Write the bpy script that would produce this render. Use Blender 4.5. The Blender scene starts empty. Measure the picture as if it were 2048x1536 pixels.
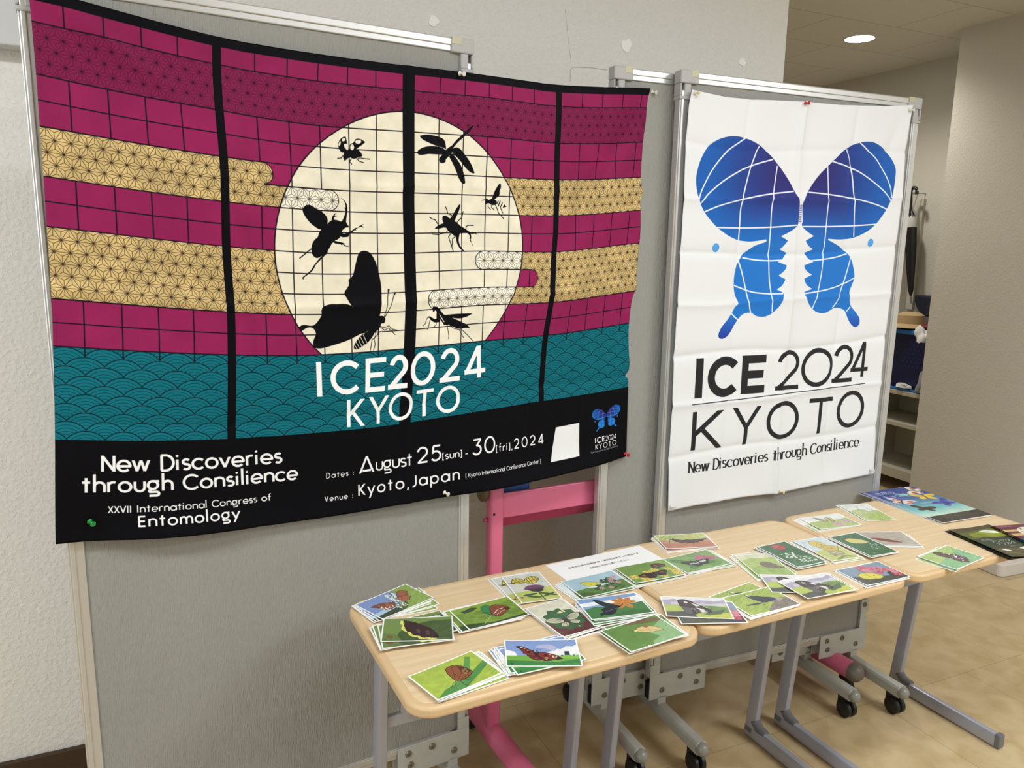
import bpy, bmesh, math, random
import numpy as np
from mathutils import Matrix, Vector

S = bpy.context.scene
COL = S.collection
PI = math.pi

# ------------------------------------------------------------------ camera
cam_d = bpy.data.cameras.new('camera')
cam_d.sensor_width = 36.0
cam_d.lens = 1531.68 * 36.0 / 2048.0
cam_d.clip_start = 0.02
cam = bpy.data.objects.new('camera', cam_d)
COL.objects.link(cam)
CR = ((0.9319915, -0.0498821, 0.3590314), (-0.3620960, -0.1737037, 0.9158131), (0.0166824, -0.9835338, -0.1799525))
cam.matrix_world = Matrix(((CR[0][0], -CR[0][1], -CR[0][2], 0.0), (CR[1][0], -CR[1][1], -CR[1][2], 0.0),
                           (CR[2][0], -CR[2][1], -CR[2][2], 1.504), (0, 0, 0, 1)))
S.camera = cam

# ------------------------------------------------------------------ world, lights, exposure
w = bpy.data.worlds.new('world')
w.use_nodes = True
w.node_tree.nodes['Background'].inputs[0].default_value = (0.86, 0.93, 1.0, 1)
w.node_tree.nodes['Background'].inputs[1].default_value = 0.12
S.world = w
S.view_settings.view_transform = 'Standard'
S.view_settings.look = 'None'
S.view_settings.exposure = -0.12
S.view_settings.gamma = 1.0
S.view_settings.use_curve_mapping = False

TH = 0.055          # the building stands a little turned against the display boards
def RM(a, b, z=0.0):
    return Vector((a * math.cos(TH) - b * math.sin(TH), a * math.sin(TH) + b * math.cos(TH), z))

def area(name, loc, sx, sy, power, color, target=None, rot=None):
    d = bpy.data.lights.new(name, 'AREA')
    d.shape = 'RECTANGLE'; d.size = sx; d.size_y = sy; d.energy = power; d.color = color
    o = bpy.data.objects.new(name, d); COL.objects.link(o); o.location = loc
    if target is not None:
        o.rotation_euler = (Vector(target) - Vector(loc)).to_track_quat('-Z', 'Y').to_euler()
    if rot is not None:
        o.rotation_euler = rot
    return o
LAMP = (0.93, 0.97, 1.0)
area('ceiling_lamp', RM(2.7, -0.4, 2.66), 1.25, 0.30, 60, LAMP, rot=(0, 0, TH))
area('ceiling_lamp', RM(3.2, -1.6, 2.66), 1.25, 0.30, 40, LAMP, rot=(0, 0, TH))
area('ceiling_lamp', RM(-1.4, 0.5, 2.66), 1.25, 0.30, 50, LAMP, rot=(0, 0, TH))
area('ceiling_lamp', RM(1.1, 0.55, 2.66), 1.25, 0.30, 24, LAMP, rot=(0, 0, TH))
area('daylight_fill', RM(-3.3, -1.2, 1.6), 2.4, 1.7, 58, (0.88, 0.95, 1.0), target=RM(0.4, 2.0, 1.0))  # added cool fill from the left; no window is built there

# ------------------------------------------------------------------ materials
MATS = {}
def nd(nt, t, **kw):
    n = nt.nodes.new(t)
    for k, v in kw.items(): setattr(n, k, v)
    return n
def srgb(c):
    return tuple(((x / 255.0) / 12.92 if x <= 10 else (((x / 255.0) + 0.055) / 1.055) ** 2.4) for x in c)
def mat(name, col, rough=0.6, metal=0.0, spec=0.5, bump=0.0, bscale=80.0, stretch=(1, 1, 1), mottle=0.0, mscale=6.0,
        coat=0.0, sheen=0.0):
    """Principled surface; bump and mottle come from object-space noise."""
    m = bpy.data.materials.new(name); m.use_nodes = True
    nt = m.node_tree; b = nt.nodes['Principled BSDF']
    c = srgb(col) + (1,)
    b.inputs['Base Color'].default_value = c
    b.inputs['Roughness'].default_value = rough
    b.inputs['Metallic'].default_value = metal
    b.inputs['Specular IOR Level'].default_value = spec
    b.inputs['Coat Weight'].default_value = coat
    b.inputs['Coat Roughness'].default_value = 0.12
    b.inputs['Sheen Weight'].default_value = sheen
    if bump or mottle:
        tc = nd(nt, 'ShaderNodeTexCoord'); mp = nd(nt, 'ShaderNodeMapping')
        mp.inputs['Scale'].default_value = stretch
        nt.links.new(tc.outputs['Object'], mp.inputs['Vector'])
    if bump:
        n = nd(nt, 'ShaderNodeTexNoise'); n.inputs['Scale'].default_value = bscale; n.inputs['Detail'].default_value = 4
        nt.links.new(mp.outputs[0], n.inputs['Vector'])
        bp = nd(nt, 'ShaderNodeBump'); bp.inputs['Strength'].default_value = bump; bp.inputs['Distance'].default_value = 0.004
        nt.links.new(n.outputs['Fac'], bp.inputs['Height']); nt.links.new(bp.outputs[0], b.inputs['Normal'])
    if mottle:
        n2 = nd(nt, 'ShaderNodeTexNoise'); n2.inputs['Scale'].default_value = mscale; n2.inputs['Detail'].default_value = 6
        nt.links.new(tc.outputs['Object'], n2.inputs['Vector'])
        mx = nd(nt, 'ShaderNodeMixRGB', blend_type='MULTIPLY'); mx.inputs[0].default_value = 1.0
        mx.inputs[1].default_value = c
        rp = nd(nt, 'ShaderNodeMapRange'); rp.inputs[1].default_value = 0.3; rp.inputs[2].default_value = 0.7
        rp.inputs[3].default_value = 1 - mottle; rp.inputs[4].default_value = 1 + mottle
        nt.links.new(n2.outputs['Fac'], rp.inputs[0]); nt.links.new(rp.outputs[0], mx.inputs[2])
        nt.links.new(mx.outputs[0], b.inputs['Base Color'])
    MATS[name] = m
    return m

def print_mat(name, rgb, rough=0.6, spec=0.4, coat=0.0, sheen=0.0, weave=0.0):
    """A printed surface: the print is drawn below, pixel by pixel, from the script's own shapes."""
    h, wd = rgb.shape[:2]
    im = bpy.data.images.new(name, wd, h, alpha=False)
    px = np.ones((h, wd, 4), np.float32); px[..., :3] = np.clip(rgb[::-1], 0, 1)
    im.pixels.foreach_set(px.ravel()); im.update(); im.pack()
    m = bpy.data.materials.new(name); m.use_nodes = True
    nt = m.node_tree; b = nt.nodes['Principled BSDF']
    t = nd(nt, 'ShaderNodeTexImage'); t.image = im; t.extension = 'EXTEND'; t.interpolation = 'Cubic'
    uv = nd(nt, 'ShaderNodeUVMap'); uv.uv_map = 'print'
    nt.links.new(uv.outputs[0], t.inputs[0]); nt.links.new(t.outputs[0], b.inputs['Base Color'])
    b.inputs['Roughness'].default_value = rough; b.inputs['Specular IOR Level'].default_value = spec
    b.inputs['Coat Weight'].default_value = coat; b.inputs['Coat Roughness'].default_value = 0.1
    b.inputs['Sheen Weight'].default_value = sheen
    if weave:
        tc = nd(nt, 'ShaderNodeTexCoord')
        n = nd(nt, 'ShaderNodeTexNoise'); n.inputs['Scale'].default_value = 700; n.inputs['Detail'].default_value = 1
        nt.links.new(tc.outputs['Object'], n.inputs['Vector'])
        bp = nd(nt, 'ShaderNodeBump'); bp.inputs['Strength'].default_value = weave; bp.inputs['Distance'].default_value = 0.001
        nt.links.new(n.outputs['Fac'], bp.inputs['Height']); nt.links.new(bp.outputs[0], b.inputs['Normal'])
    MATS[name] = m
    return m

# plaster wall: pebbled roller texture
def plaster(name, col, strength=0.35, scale=140):
    m = mat(name, col, 0.85, spec=0.25)
    nt = m.node_tree; b = nt.nodes['Principled BSDF']
    tc = nd(nt, 'ShaderNodeTexCoord')
    n1 = nd(nt, 'ShaderNodeTexNoise'); n1.inputs['Scale'].default_value = scale; n1.inputs['Detail'].default_value = 3
    v = nd(nt, 'ShaderNodeTexVoronoi'); v.inputs['Scale'].default_value = scale * 0.55
    mx = nd(nt, 'ShaderNodeMath', operation='ADD')
    r = nd(nt, 'ShaderNodeMapRange'); r.inputs[1].default_value = 0.52; r.inputs[2].default_value = 0.75
    bp = nd(nt, 'ShaderNodeBump'); bp.inputs['Strength'].default_value = strength; bp.inputs['Distance'].default_value = 0.004
    nt.links.new(tc.outputs['Object'], n1.inputs['Vector']); nt.links.new(tc.outputs['Object'], v.inputs['Vector'])
    nt.links.new(n1.outputs['Fac'], r.inputs[0])
    nt.links.new(r.outputs[0], mx.inputs[0]); nt.links.new(v.outputs['Distance'], mx.inputs[1])
    nt.links.new(mx.outputs[0], bp.inputs['Height']); nt.links.new(bp.outputs[0], b.inputs['Normal'])
    return m
plaster('plaster_white', (230, 228, 224))
plaster('plaster_beige', (198, 193, 181), 0.22, 170)
mat('smooth_grey_panel', (205, 206, 208), 0.6)
mat('baseboard_brown', (62, 44, 26), 0.5)
mat('filler', (250, 250, 247), 0.9)
# board cloth: upright fibres
mat('board_cloth', (152, 151, 146), 0.92, spec=0.15, bump=0.75, bscale=460, stretch=(1, 1, 0.14), mottle=0.04, mscale=3)
mat('aluminium', (200, 200, 199), 0.34, metal=0.6, spec=0.5)
mat('grey_plastic', (166, 165, 164), 0.5)
mat('bracket_paint', (184, 186, 180), 0.5, mottle=0.06, mscale=30)
mat('foot_paint', (176, 177, 170), 0.42, mottle=0.05, mscale=20)
mat('foot_cap', (140, 140, 133), 0.3)
mat('bolt_steel', (128, 122, 112), 0.4, metal=0.5)
mat('dark_hole', (14, 13, 12), 0.8)
mat('black_rubber', (20, 20, 20), 0.45)
mat('tape_yellow', (176, 172, 140), 0.4)
mat('pink_paint', (222, 112, 148), 0.34, spec=0.5)
mat('pink_shade', (186, 70, 110), 0.4)  # darker copy of the pink: shade on the set-back tray lip put into colour
mat('olive_plastic', (96, 86, 56), 0.35)
mat('grey_cap', (112, 106, 98), 0.4)
mat('blue_plastic', (30, 84, 150), 0.4)
mat('leg_grey', (166, 168, 180), 0.30, metal=0.3, spec=0.5)
mat('leg_dark', (104, 104, 110), 0.22)
mat('cream_wood', (196, 178, 138), 0.6)
mat('card_white', (240, 240, 236), 0.5)
mat('card_back', (224, 224, 220), 0.6)
mat('pin_red', (190, 20, 30), 0.25)
mat('pin_green', (24, 140, 62), 0.25)
mat('pin_white', (225, 222, 210), 0.25)
mat('pin_cream', (222, 210, 170), 0.3)
mat('steel', (170, 170, 172), 0.3, metal=0.9)
mat('shelf_paint', (186, 182, 166), 0.5)
mat('bin_navy', (10, 16, 62), 0.4)
mat('bin_rim', (40, 112, 190), 0.4)
mat('bin_hole', (24, 44, 120), 0.6)
mat('cloth_white', (222, 222, 220), 0.9, bump=0.3, bscale=60)
mat('cloth_black', (16, 16, 20), 0.85, bump=0.3, bscale=60)
mat('cloth_beige', (176, 150, 110), 0.85, bump=0.2, bscale=120)
mat('cloth_grey', (140, 144, 146), 0.9)
mat('umbrella_black', (12, 12, 15), 0.5)
mat('umbrella_trim', (176, 176, 170), 0.7)
mat('navy_cloth', (22, 26, 44), 0.8)
mat('dark_red', (110, 24, 34), 0.6)
mat('base_white', (214, 208, 200), 0.6)

def wood():
    m = mat('table_maple', (222, 190, 146), 0.42, spec=0.45)
    nt = m.node_tree; b = nt.nodes['Principled BSDF']
    tc = nd(nt, 'ShaderNodeTexCoord'); mp = nd(nt, 'ShaderNodeMapping'); mp.inputs['Scale'].default_value = (1.6, 34, 34)
    n = nd(nt, 'ShaderNodeTexNoise'); n.inputs['Scale'].default_value = 3.0; n.inputs['Detail'].default_value = 8
    n.inputs['Distortion'].default_value = 0.6
    r = nd(nt, 'ShaderNodeValToRGB')
    r.color_ramp.elements[0].position = 0.3; r.color_ramp.elements[0].color = srgb((213, 186, 147)) + (1,)
    r.color_ramp.elements[1].position = 0.7; r.color_ramp.elements[1].color = srgb((225, 202, 165)) + (1,)
    nt.links.new(tc.outputs['Object'], mp.inputs[0]); nt.links.new(mp.outputs[0], n.inputs['Vector'])
    nt.links.new(n.outputs['Fac'], r.inputs[0]); nt.links.new(r.outputs[0], b.inputs['Base Color'])
wood()
mat('table_edge', (211, 181, 139), 0.4)

def floor_mat():
    m = mat('floor_vinyl', (190, 165, 122), 0.32, spec=0.4)
    nt = m.node_tree; b = nt.nodes['Principled BSDF']
    tc = nd(nt, 'ShaderNodeTexCoord'); mp = nd(nt, 'ShaderNodeMapping')
    mp.inputs['Location'].default_value = (0.155, 0.19, 0)
    br = nd(nt, 'ShaderNodeTexBrick'); br.offset = 0.5; br.inputs['Scale'].default_value = 1.0
    br.inputs['Brick Width'].default_value = 0.455; br.inputs['Row Height'].default_value = 0.455
    br.inputs['Mortar Size'].default_value = 0.0014; br.inputs['Mortar Smooth'].default_value = 0.3
    br.inputs['Color1'].default_value = (1, 1, 1, 1); br.inputs['Color2'].default_value = (0.93, 0.92, 0.9, 1)
    br.inputs['Mortar'].default_value = (0.66, 0.62, 0.55, 1)
    n = nd(nt, 'ShaderNodeTexNoise'); n.inputs['Scale'].default_value = 11; n.inputs['Detail'].default_value = 10
    n.inputs['Distortion'].default_value = 0.5
    r = nd(nt, 'ShaderNodeValToRGB')
    r.color_ramp.elements[0].position = 0.34; r.color_ramp.elements[0].color = srgb((184, 161, 120)) + (1,)
    r.color_ramp.elements[1].position = 0.68; r.color_ramp.elements[1].color = srgb((204, 184, 146)) + (1,)
    mx = nd(nt, 'ShaderNodeMixRGB', blend_type='MULTIPLY'); mx.inputs[0].default_value = 1
    nt.links.new(tc.outputs['Object'], mp.inputs[0]); nt.links.new(mp.outputs[0], br.inputs['Vector'])
    nt.links.new(mp.outputs[0], n.inputs['Vector']); nt.links.new(n.outputs['Fac'], r.inputs[0])
    nt.links.new(r.outputs[0], mx.inputs[1]); nt.links.new(br.outputs['Color'], mx.inputs[2])
    nt.links.new(mx.outputs[0], b.inputs['Base Color'])
floor_mat()

def ceiling_mat():
    m = mat('ceiling_tile', (214, 211, 202), 0.9, spec=0.2)
    nt = m.node_tree; b = nt.nodes['Principled BSDF']
    tc = nd(nt, 'ShaderNodeTexCoord'); mp = nd(nt, 'ShaderNodeMapping')
    mp.inputs['Location'].default_value = (-3.257 + 0.874 * 4, -3.178 + 0.437 * 9, 0)
    br = nd(nt, 'ShaderNodeTexBrick'); br.offset = 0.5; br.inputs['Scale'].default_value = 1.0
    br.inputs['Brick Width'].default_value = 0.874; br.inputs['Row Height'].default_value = 0.437
    br.inputs['Mortar Size'].default_value = 0.003; br.inputs['Mortar Smooth'].default_value = 0.1
    br.inputs['Color1'].default_value = srgb((216, 213, 204)) + (1,); br.inputs['Color2'].default_value = srgb((213, 210, 201)) + (1,)
    br.inputs['Mortar'].default_value = srgb((176, 172, 162)) + (1,)
    n = nd(nt, 'ShaderNodeTexNoise'); n.inputs['Scale'].default_value = 90; n.inputs['Detail'].default_value = 2
    bp = nd(nt, 'ShaderNodeBump'); bp.inputs['Strength'].default_value = 0.4; bp.inputs['Distance'].default_value = 0.004
    nt.links.new(tc.outputs['Object'], mp.inputs[0]); nt.links.new(mp.outputs[0], br.inputs['Vector'])
    nt.links.new(br.outputs['Color'], b.inputs['Base Color'])
    nt.links.new(tc.outputs['Object'], n.inputs['Vector']); nt.links.new(n.outputs['Fac'], bp.inputs['Height'])
    nt.links.new(bp.outputs[0], b.inputs['Normal'])
ceiling_mat()
def glow(name, col, strength):
    m = bpy.data.materials.new(name); m.use_nodes = True
    nt = m.node_tree; b = nt.nodes['Principled BSDF']
    b.inputs['Emission Color'].default_value = col + (1,); b.inputs['Emission Strength'].default_value = strength
    b.inputs['Base Color'].default_value = (0.8, 0.8, 0.8, 1)
    MATS[name] = m
glow('lamp_glow', (1.0, 0.95, 0.86), 30.0)

# ------------------------------------------------------------------ mesh helpers
def obj(name, bm, m, parent=None, smooth=False, bevel=0.0, seg=2):
    me = bpy.data.meshes.new(name)
    bmesh.ops.recalc_face_normals(bm, faces=bm.faces[:])
    bm.to_mesh(me); bm.free()
    for x in (m if isinstance(m, (list, tuple)) else [m]): me.materials.append(MATS[x])
    o = bpy.data.objects.new(name, me); COL.objects.link(o)
    if parent is not None: o.parent = parent
    if smooth:
        for p in me.polygons: p.use_smooth = True
        me.set_sharp_from_angle(angle=math.radians(40))
    if bevel:
        md = o.modifiers.new('bevel', 'BEVEL'); md.width = bevel; md.segments = seg; md.limit_method = 'ANGLE'; md.angle_limit = math.radians(40)
    return o
def thing(name, label, cat, loc=(0, 0, 0), rz=0.0, group=None):
    o = bpy.data.objects.new(name, None); COL.objects.link(o); o.empty_display_size = 0.05
    o.location = loc; o.rotation_euler = (0, 0, rz)
    return tag(o, label, cat, group)
def tag(o, label, cat, group=None):
    o['label'] = label; o['category'] = cat
    if group: o['group'] = group
    return o
def struct(o):
    o['kind'] = 'structure'; return o
def box(bm, x0, x1, y0, y1, z0, z1, M=None, mi=0):
    vs = [bm.verts.new(v) for v in ((x0, y0, z0), (x1, y0, z0), (x1, y1, z0), (x0, y1, z0), (x0, y0, z1), (x1, y0, z1), (x1, y1, z1), (x0, y1, z1))]
    for f in ((0, 3, 2, 1), (4, 5, 6, 7), (0, 1, 5, 4), (1, 2, 6, 5), (2, 3, 7, 6), (3, 0, 4, 7)):
        bm.faces.new([vs[i] for i in f]).material_index = mi
    if M is not None: bmesh.ops.transform(bm, matrix=M, verts=vs)
    return vs
def B(*a): 
    bm = bmesh.new(); box(bm, *a); return bm
def prism(bm, pts, z0, z1, M=None, mi=0):
    lo = [bm.verts.new((x, y, z0)) for x, y in pts]; hi = [bm.verts.new((x, y, z1)) for x, y in pts]
    n = len(pts)
    bm.faces.new(lo[::-1]).material_index = mi; bm.faces.new(hi).material_index = mi
    for i in range(n): bm.faces.new((lo[i], lo[(i + 1) % n], hi[(i + 1) % n], hi[i])).material_index = mi
    if M is not None: bmesh.ops.transform(bm, matrix=M, verts=lo + hi)
def tube(bm, pts, r, n=12, caps=True, mi=0):
    pts = [Vector(p) for p in pts]; rings = []
    rs = r if isinstance(r, (list, tuple)) else [r] * len(pts)
    up = Vector((0, 0, 1))
    for i, p in enumerate(pts):
        t = (pts[min(i + 1, len(pts) - 1)] - pts[max(i - 1, 0)]).normalized()
        a = t.cross(up) if abs(t.z) < 0.95 else t.cross(Vector((0, 1, 0)))
        a.normalize(); b = t.cross(a).normalized()
        rings.append([bm.verts.new(p + (a * math.cos(2 * PI * k / n) + b * math.sin(2 * PI * k / n)) * rs[i]) for k in range(n)])
    for i in range(len(rings) - 1):
        for k in range(n):
            f = bm.faces.new((rings[i][k], rings[i][(k + 1) % n], rings[i + 1][(k + 1) % n], rings[i + 1][k])); f.material_index = mi
    if caps:
        bm.faces.new(rings[0][::-1]).material_index = mi; bm.faces.new(rings[-1]).material_index = mi
def lathe(bm, prof, n=16, M=None, mi=0):
    """prof: (radius, height) pairs turned about z"""
    rings = []; vs = []
    for r, z in prof:
        if r < 1e-6: ring = [bm.verts.new((0, 0, z))]
        else: ring = [bm.verts.new((r * math.cos(2 * PI * k / n), r * math.sin(2 * PI * k / n), z)) for k in range(n)]
        rings.append(ring); vs += ring
    for a, b in zip(rings, rings[1:]):
        for k in range(n):
            q = [a[k % len(a)], a[(k + 1) % len(a)], b[(k + 1) % len(b)], b[k % len(b)]]
            q = list(dict.fromkeys(q))
            if len(q) > 2: bm.faces.new(q).material_index = mi
    if len(rings[0]) > 1: bm.faces.new(rings[0][::-1]).material_index = mi
    if len(rings[-1]) > 1: bm.faces.new(rings[-1]).material_index = mi
    if M is not None: bmesh.ops.transform(bm, matrix=M, verts=vs)
def rrect(w2, d2, r, n=6):
    out = []
    for cx, cy, a0 in ((w2 - r, d2 - r, 0), (-w2 + r, d2 - r, 90), (-w2 + r, -d2 + r, 180), (w2 - r, -d2 + r, 270)):
        for k in range(n + 1):
            a = math.radians(a0 + 90 * k / n); out.append((cx + r * math.cos(a), cy + r * math.sin(a)))
    return out
def T(x, y, z, rx=0, ry=0, rz=0):
    return Matrix.Translation((x, y, z)) @ Matrix.Rotation(rz, 4, 'Z') @ Matrix.Rotation(ry, 4, 'Y') @ Matrix.Rotation(rx, 4, 'X')


# ------------------------------------------------------------------ drawing the prints (plain numpy)
class Canvas:
    """A drawing surface. Units are millimetres, y down; s = pixels per millimetre; (ox, oy) = the corner."""
    def __init__(self, wmm, hmm, s, col, ox=0.0, oy=0.0):
        self.s = s; self.ox = ox; self.oy = oy; self.yc = None
        self.w = int(round(wmm * s)); self.h = int(round(hmm * s))
        self.a = np.empty((self.h, self.w, 3), np.float32); self.a[:] = np.array(col, np.float32) / 255.0
    def px(self, p):
        p = np.asarray(p, np.float64).reshape(-1, 2); return (p - (self.ox, self.oy)) * self.s
    def grid(self):
        x = (np.arange(self.w) + 0.5) / self.s + self.ox; y = (np.arange(self.h) + 0.5) / self.s + self.oy
        return np.meshgrid(x, y)
    def cover(self, rings):
        P = [self.px(r) for r in rings]; A = np.vstack(P)
        x0 = max(int(math.floor(A[:, 0].min())) - 1, 0); x1 = min(int(math.ceil(A[:, 0].max())) + 1, self.w)
        y0 = max(int(math.floor(A[:, 1].min())) - 1, 0); y1 = min(int(math.ceil(A[:, 1].max())) + 1, self.h)
        if x1 <= x0 or y1 <= y0: return None
        E = np.vstack([np.hstack([q, np.roll(q, -1, 0)]) for q in P])
        E = E[np.abs(E[:, 1] - E[:, 3]) > 1e-9]
        ss = 4; out = np.zeros((y1 - y0, x1 - x0), np.float32); xs = np.arange(x0, x1)
        for c0 in range(y0, y1, 128):
            c1 = min(c0 + 128, y1)
            ys = c0 + (np.arange((c1 - c0) * ss) + 0.5) / ss
            lo = np.minimum(E[:, 1], E[:, 3])[None]; hi = np.maximum(E[:, 1], E[:, 3])[None]
            ok = (ys[:, None] >= lo) & (ys[:, None] < hi)
            t = (ys[:, None] - E[None, :, 1]) / (E[:, 3] - E[:, 1])[None]
            X = np.where(ok, E[None, :, 0] + t * (E[:, 2] - E[:, 0])[None], np.inf)
            k = int(ok.sum(1).max()) if ok.size else 0
            X = np.sort(X, 1)[:, :k]
            acc = np.zeros((len(ys), x1 - x0), np.float32)
            for i in range(0, k - 1, 2):
                a = X[:, i:i + 1]; b = X[:, i + 1:i + 2]; v = np.isfinite(b[:, 0])
                if not v.any(): break
                acc[v] += np.clip(b[v] - xs, 0, 1) - np.clip(a[v] - xs, 0, 1)
            out[c0 - y0:c1 - y0] = acc.reshape(c1 - c0, ss, -1).mean(1)
        if self.yc is not None:
            r = np.arange(y0, y1); ya, yb = ((v - self.oy) * self.s for v in self.yc)
            out *= np.clip(np.minimum(r + 1, yb) - np.maximum(r, ya), 0, 1)[:, None]
        return x0, x1, y0, y1, np.clip(out, 0, 1)
    def rings(self, rings, col, al=1.0, clip=None):
        c = self.cover(rings)
        if c is None: return
        x0, x1, y0, y1, m = c; m = m[..., None] * al
        if clip is not None: m = m * clip[y0:y1, x0:x1, None]
        self.a[y0:y1, x0:x1] = self.a[y0:y1, x0:x1] * (1 - m) + np.array(col, np.float32) / 255.0 * m
    def fill(self, pts, col, al=1.0, clip=None): self.rings([pts], col, al, clip)
    def line(self, pts, wd, col, al=1.0, closed=False, thin=None, clip=None):
        if closed or len(pts) < 3:
            self.rings(stroke_rings(pts, wd, closed, thin), col, al, clip); return
        p = np.asarray(pts, float); d = np.diff(p, axis=0); d /= np.linalg.norm(d, axis=1, keepdims=True) + 1e-12
        cut = [i + 1 for i in range(len(d) - 1) if d[i] @ d[i + 1] < 0.8]
        if cut and al == 1.0:
            for i, j in zip([0] + cut, cut + [len(p) - 1]): self.rings(stroke_rings(p[i:j + 1], wd, False, thin), col, al, clip)
            for i in cut: self.ell(p[i, 0], p[i, 1], wd / 2, wd / 2, col)
        else: self.rings(stroke_rings(p, wd, False, thin), col, al, clip)
    def ell(self, cx, cy, rx, ry, col, rot=0.0, al=1.0):
        self.fill(ell(cx, cy, rx, ry, rot), col, al)
    def mask(self, m, col, al=1.0):
        m = (m.astype(np.float32) * al)[..., None]
        self.a = self.a * (1 - m) + np.array(col, np.float32) / 255.0 * m
    def noise(self, amp, cell, seed=0, mask=None):
        r = np.random.RandomState(seed); f = np.zeros((self.h, self.w), np.float32)
        for o in range(3):
            n = max(2, int(self.h / (cell * self.s) * 2 ** o)) + 2; m_ = max(2, int(self.w / (cell * self.s) * 2 ** o)) + 2
            g = r.rand(n, m_).astype(np.float32) - 0.5
            yy = np.linspace(0, n - 1.001, self.h); xx = np.linspace(0, m_ - 1.001, self.w)
            yi = yy.astype(int); xi = xx.astype(int); fy = (yy - yi)[:, None]; fx = (xx - xi)[None]
            a = g[yi][:, xi] * (1 - fy) * (1 - fx) + g[yi + 1][:, xi] * fy * (1 - fx) + g[yi][:, xi + 1] * (1 - fy) * fx + g[yi + 1][:, xi + 1] * fy * fx
            f += a / 2 ** o
        f *= amp
        if mask is not None: f = f * mask
        self.a = np.clip(self.a * (1 + f[..., None]), 0, 1)

def ell(cx, cy, rx, ry, rot=0.0, n=28, a0=0.0, a1=360.0):
    k = n if a1 - a0 >= 360 else n + 1
    t = np.radians(a0 + (a1 - a0) * np.arange(k) / n); c, s_ = math.cos(math.radians(rot)), math.sin(math.radians(rot))
    x = rx * np.cos(t); y = ry * np.sin(t)
    return np.stack([cx + x * c - y * s_, cy + x * s_ + y * c], 1)
def stroke_rings(pts, wd, closed=False, thin=None):
    p = np.asarray(pts, float)
    if closed: d = np.roll(p, -1, 0) - np.roll(p, 1, 0)
    else: d = np.vstack([p[1] - p[0], p[2:] - p[:-2], p[-1] - p[-2]])
    d = d / (np.linalg.norm(d, axis=1, keepdims=True) + 1e-12)
    n = np.stack([-d[:, 1], d[:, 0]], 1)
    if thin is None: h = np.full(len(p), wd / 2)
    else: h = (wd * np.abs(n[:, 0]) + thin * (1 - np.abs(n[:, 0]))) / 2
    if not closed and len(p) > 2:            # keep the width through corners
        s1 = p[1:-1] - p[:-2]; s1 /= np.linalg.norm(s1, axis=1, keepdims=True) + 1e-12
        h[1:-1] = h[1:-1] / np.clip((s1 * d[1:-1]).sum(1), 0.5, 1)
    L = p + n * h[:, None]; R = p - n * h[:, None]
    return [L, R[::-1]] if closed else [np.vstack([L, R[::-1]])]
def smooth(pts, closed=True, n=4, sharp=0.35):
    """rounds a hand-drawn outline, leaving its sharp corners"""
    p = np.asarray(pts, float); m = len(p); out = []
    if m < 4: return p
    nxt = np.roll(p, -1, 0); prv = np.roll(p, 1, 0)
    if not closed: nxt[-1] = p[-1]; prv[0] = p[0]
    a = p - prv; b = nxt - p
    cs = (a * b).sum(1) / (np.linalg.norm(a, axis=1) * np.linalg.norm(b, axis=1) + 1e-9)
    tg = (nxt - prv) / 2; tg[cs < sharp] = 0
    for i in range(m if closed else m - 1):
        j = (i + 1) % m; L = np.linalg.norm(p[j] - p[i])
        t0, t1 = [v * min(1.0, L / (np.linalg.norm(v) + 1e-9)) for v in (tg[i], tg[j])]
        for k in range(n):
            t = k / n; out.append((2 * t**3 - 3 * t**2 + 1) * p[i] + (t**3 - 2 * t**2 + t) * t0 + (-2 * t**3 + 3 * t**2) * p[j] + (t**3 - t**2) * t1)
    if not closed: out.append(p[-1])
    return np.array(out)
def dec(s, k=0.1):
    return np.array([[float(v) for v in q.split(',')] for q in s.split()]) * k

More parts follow.
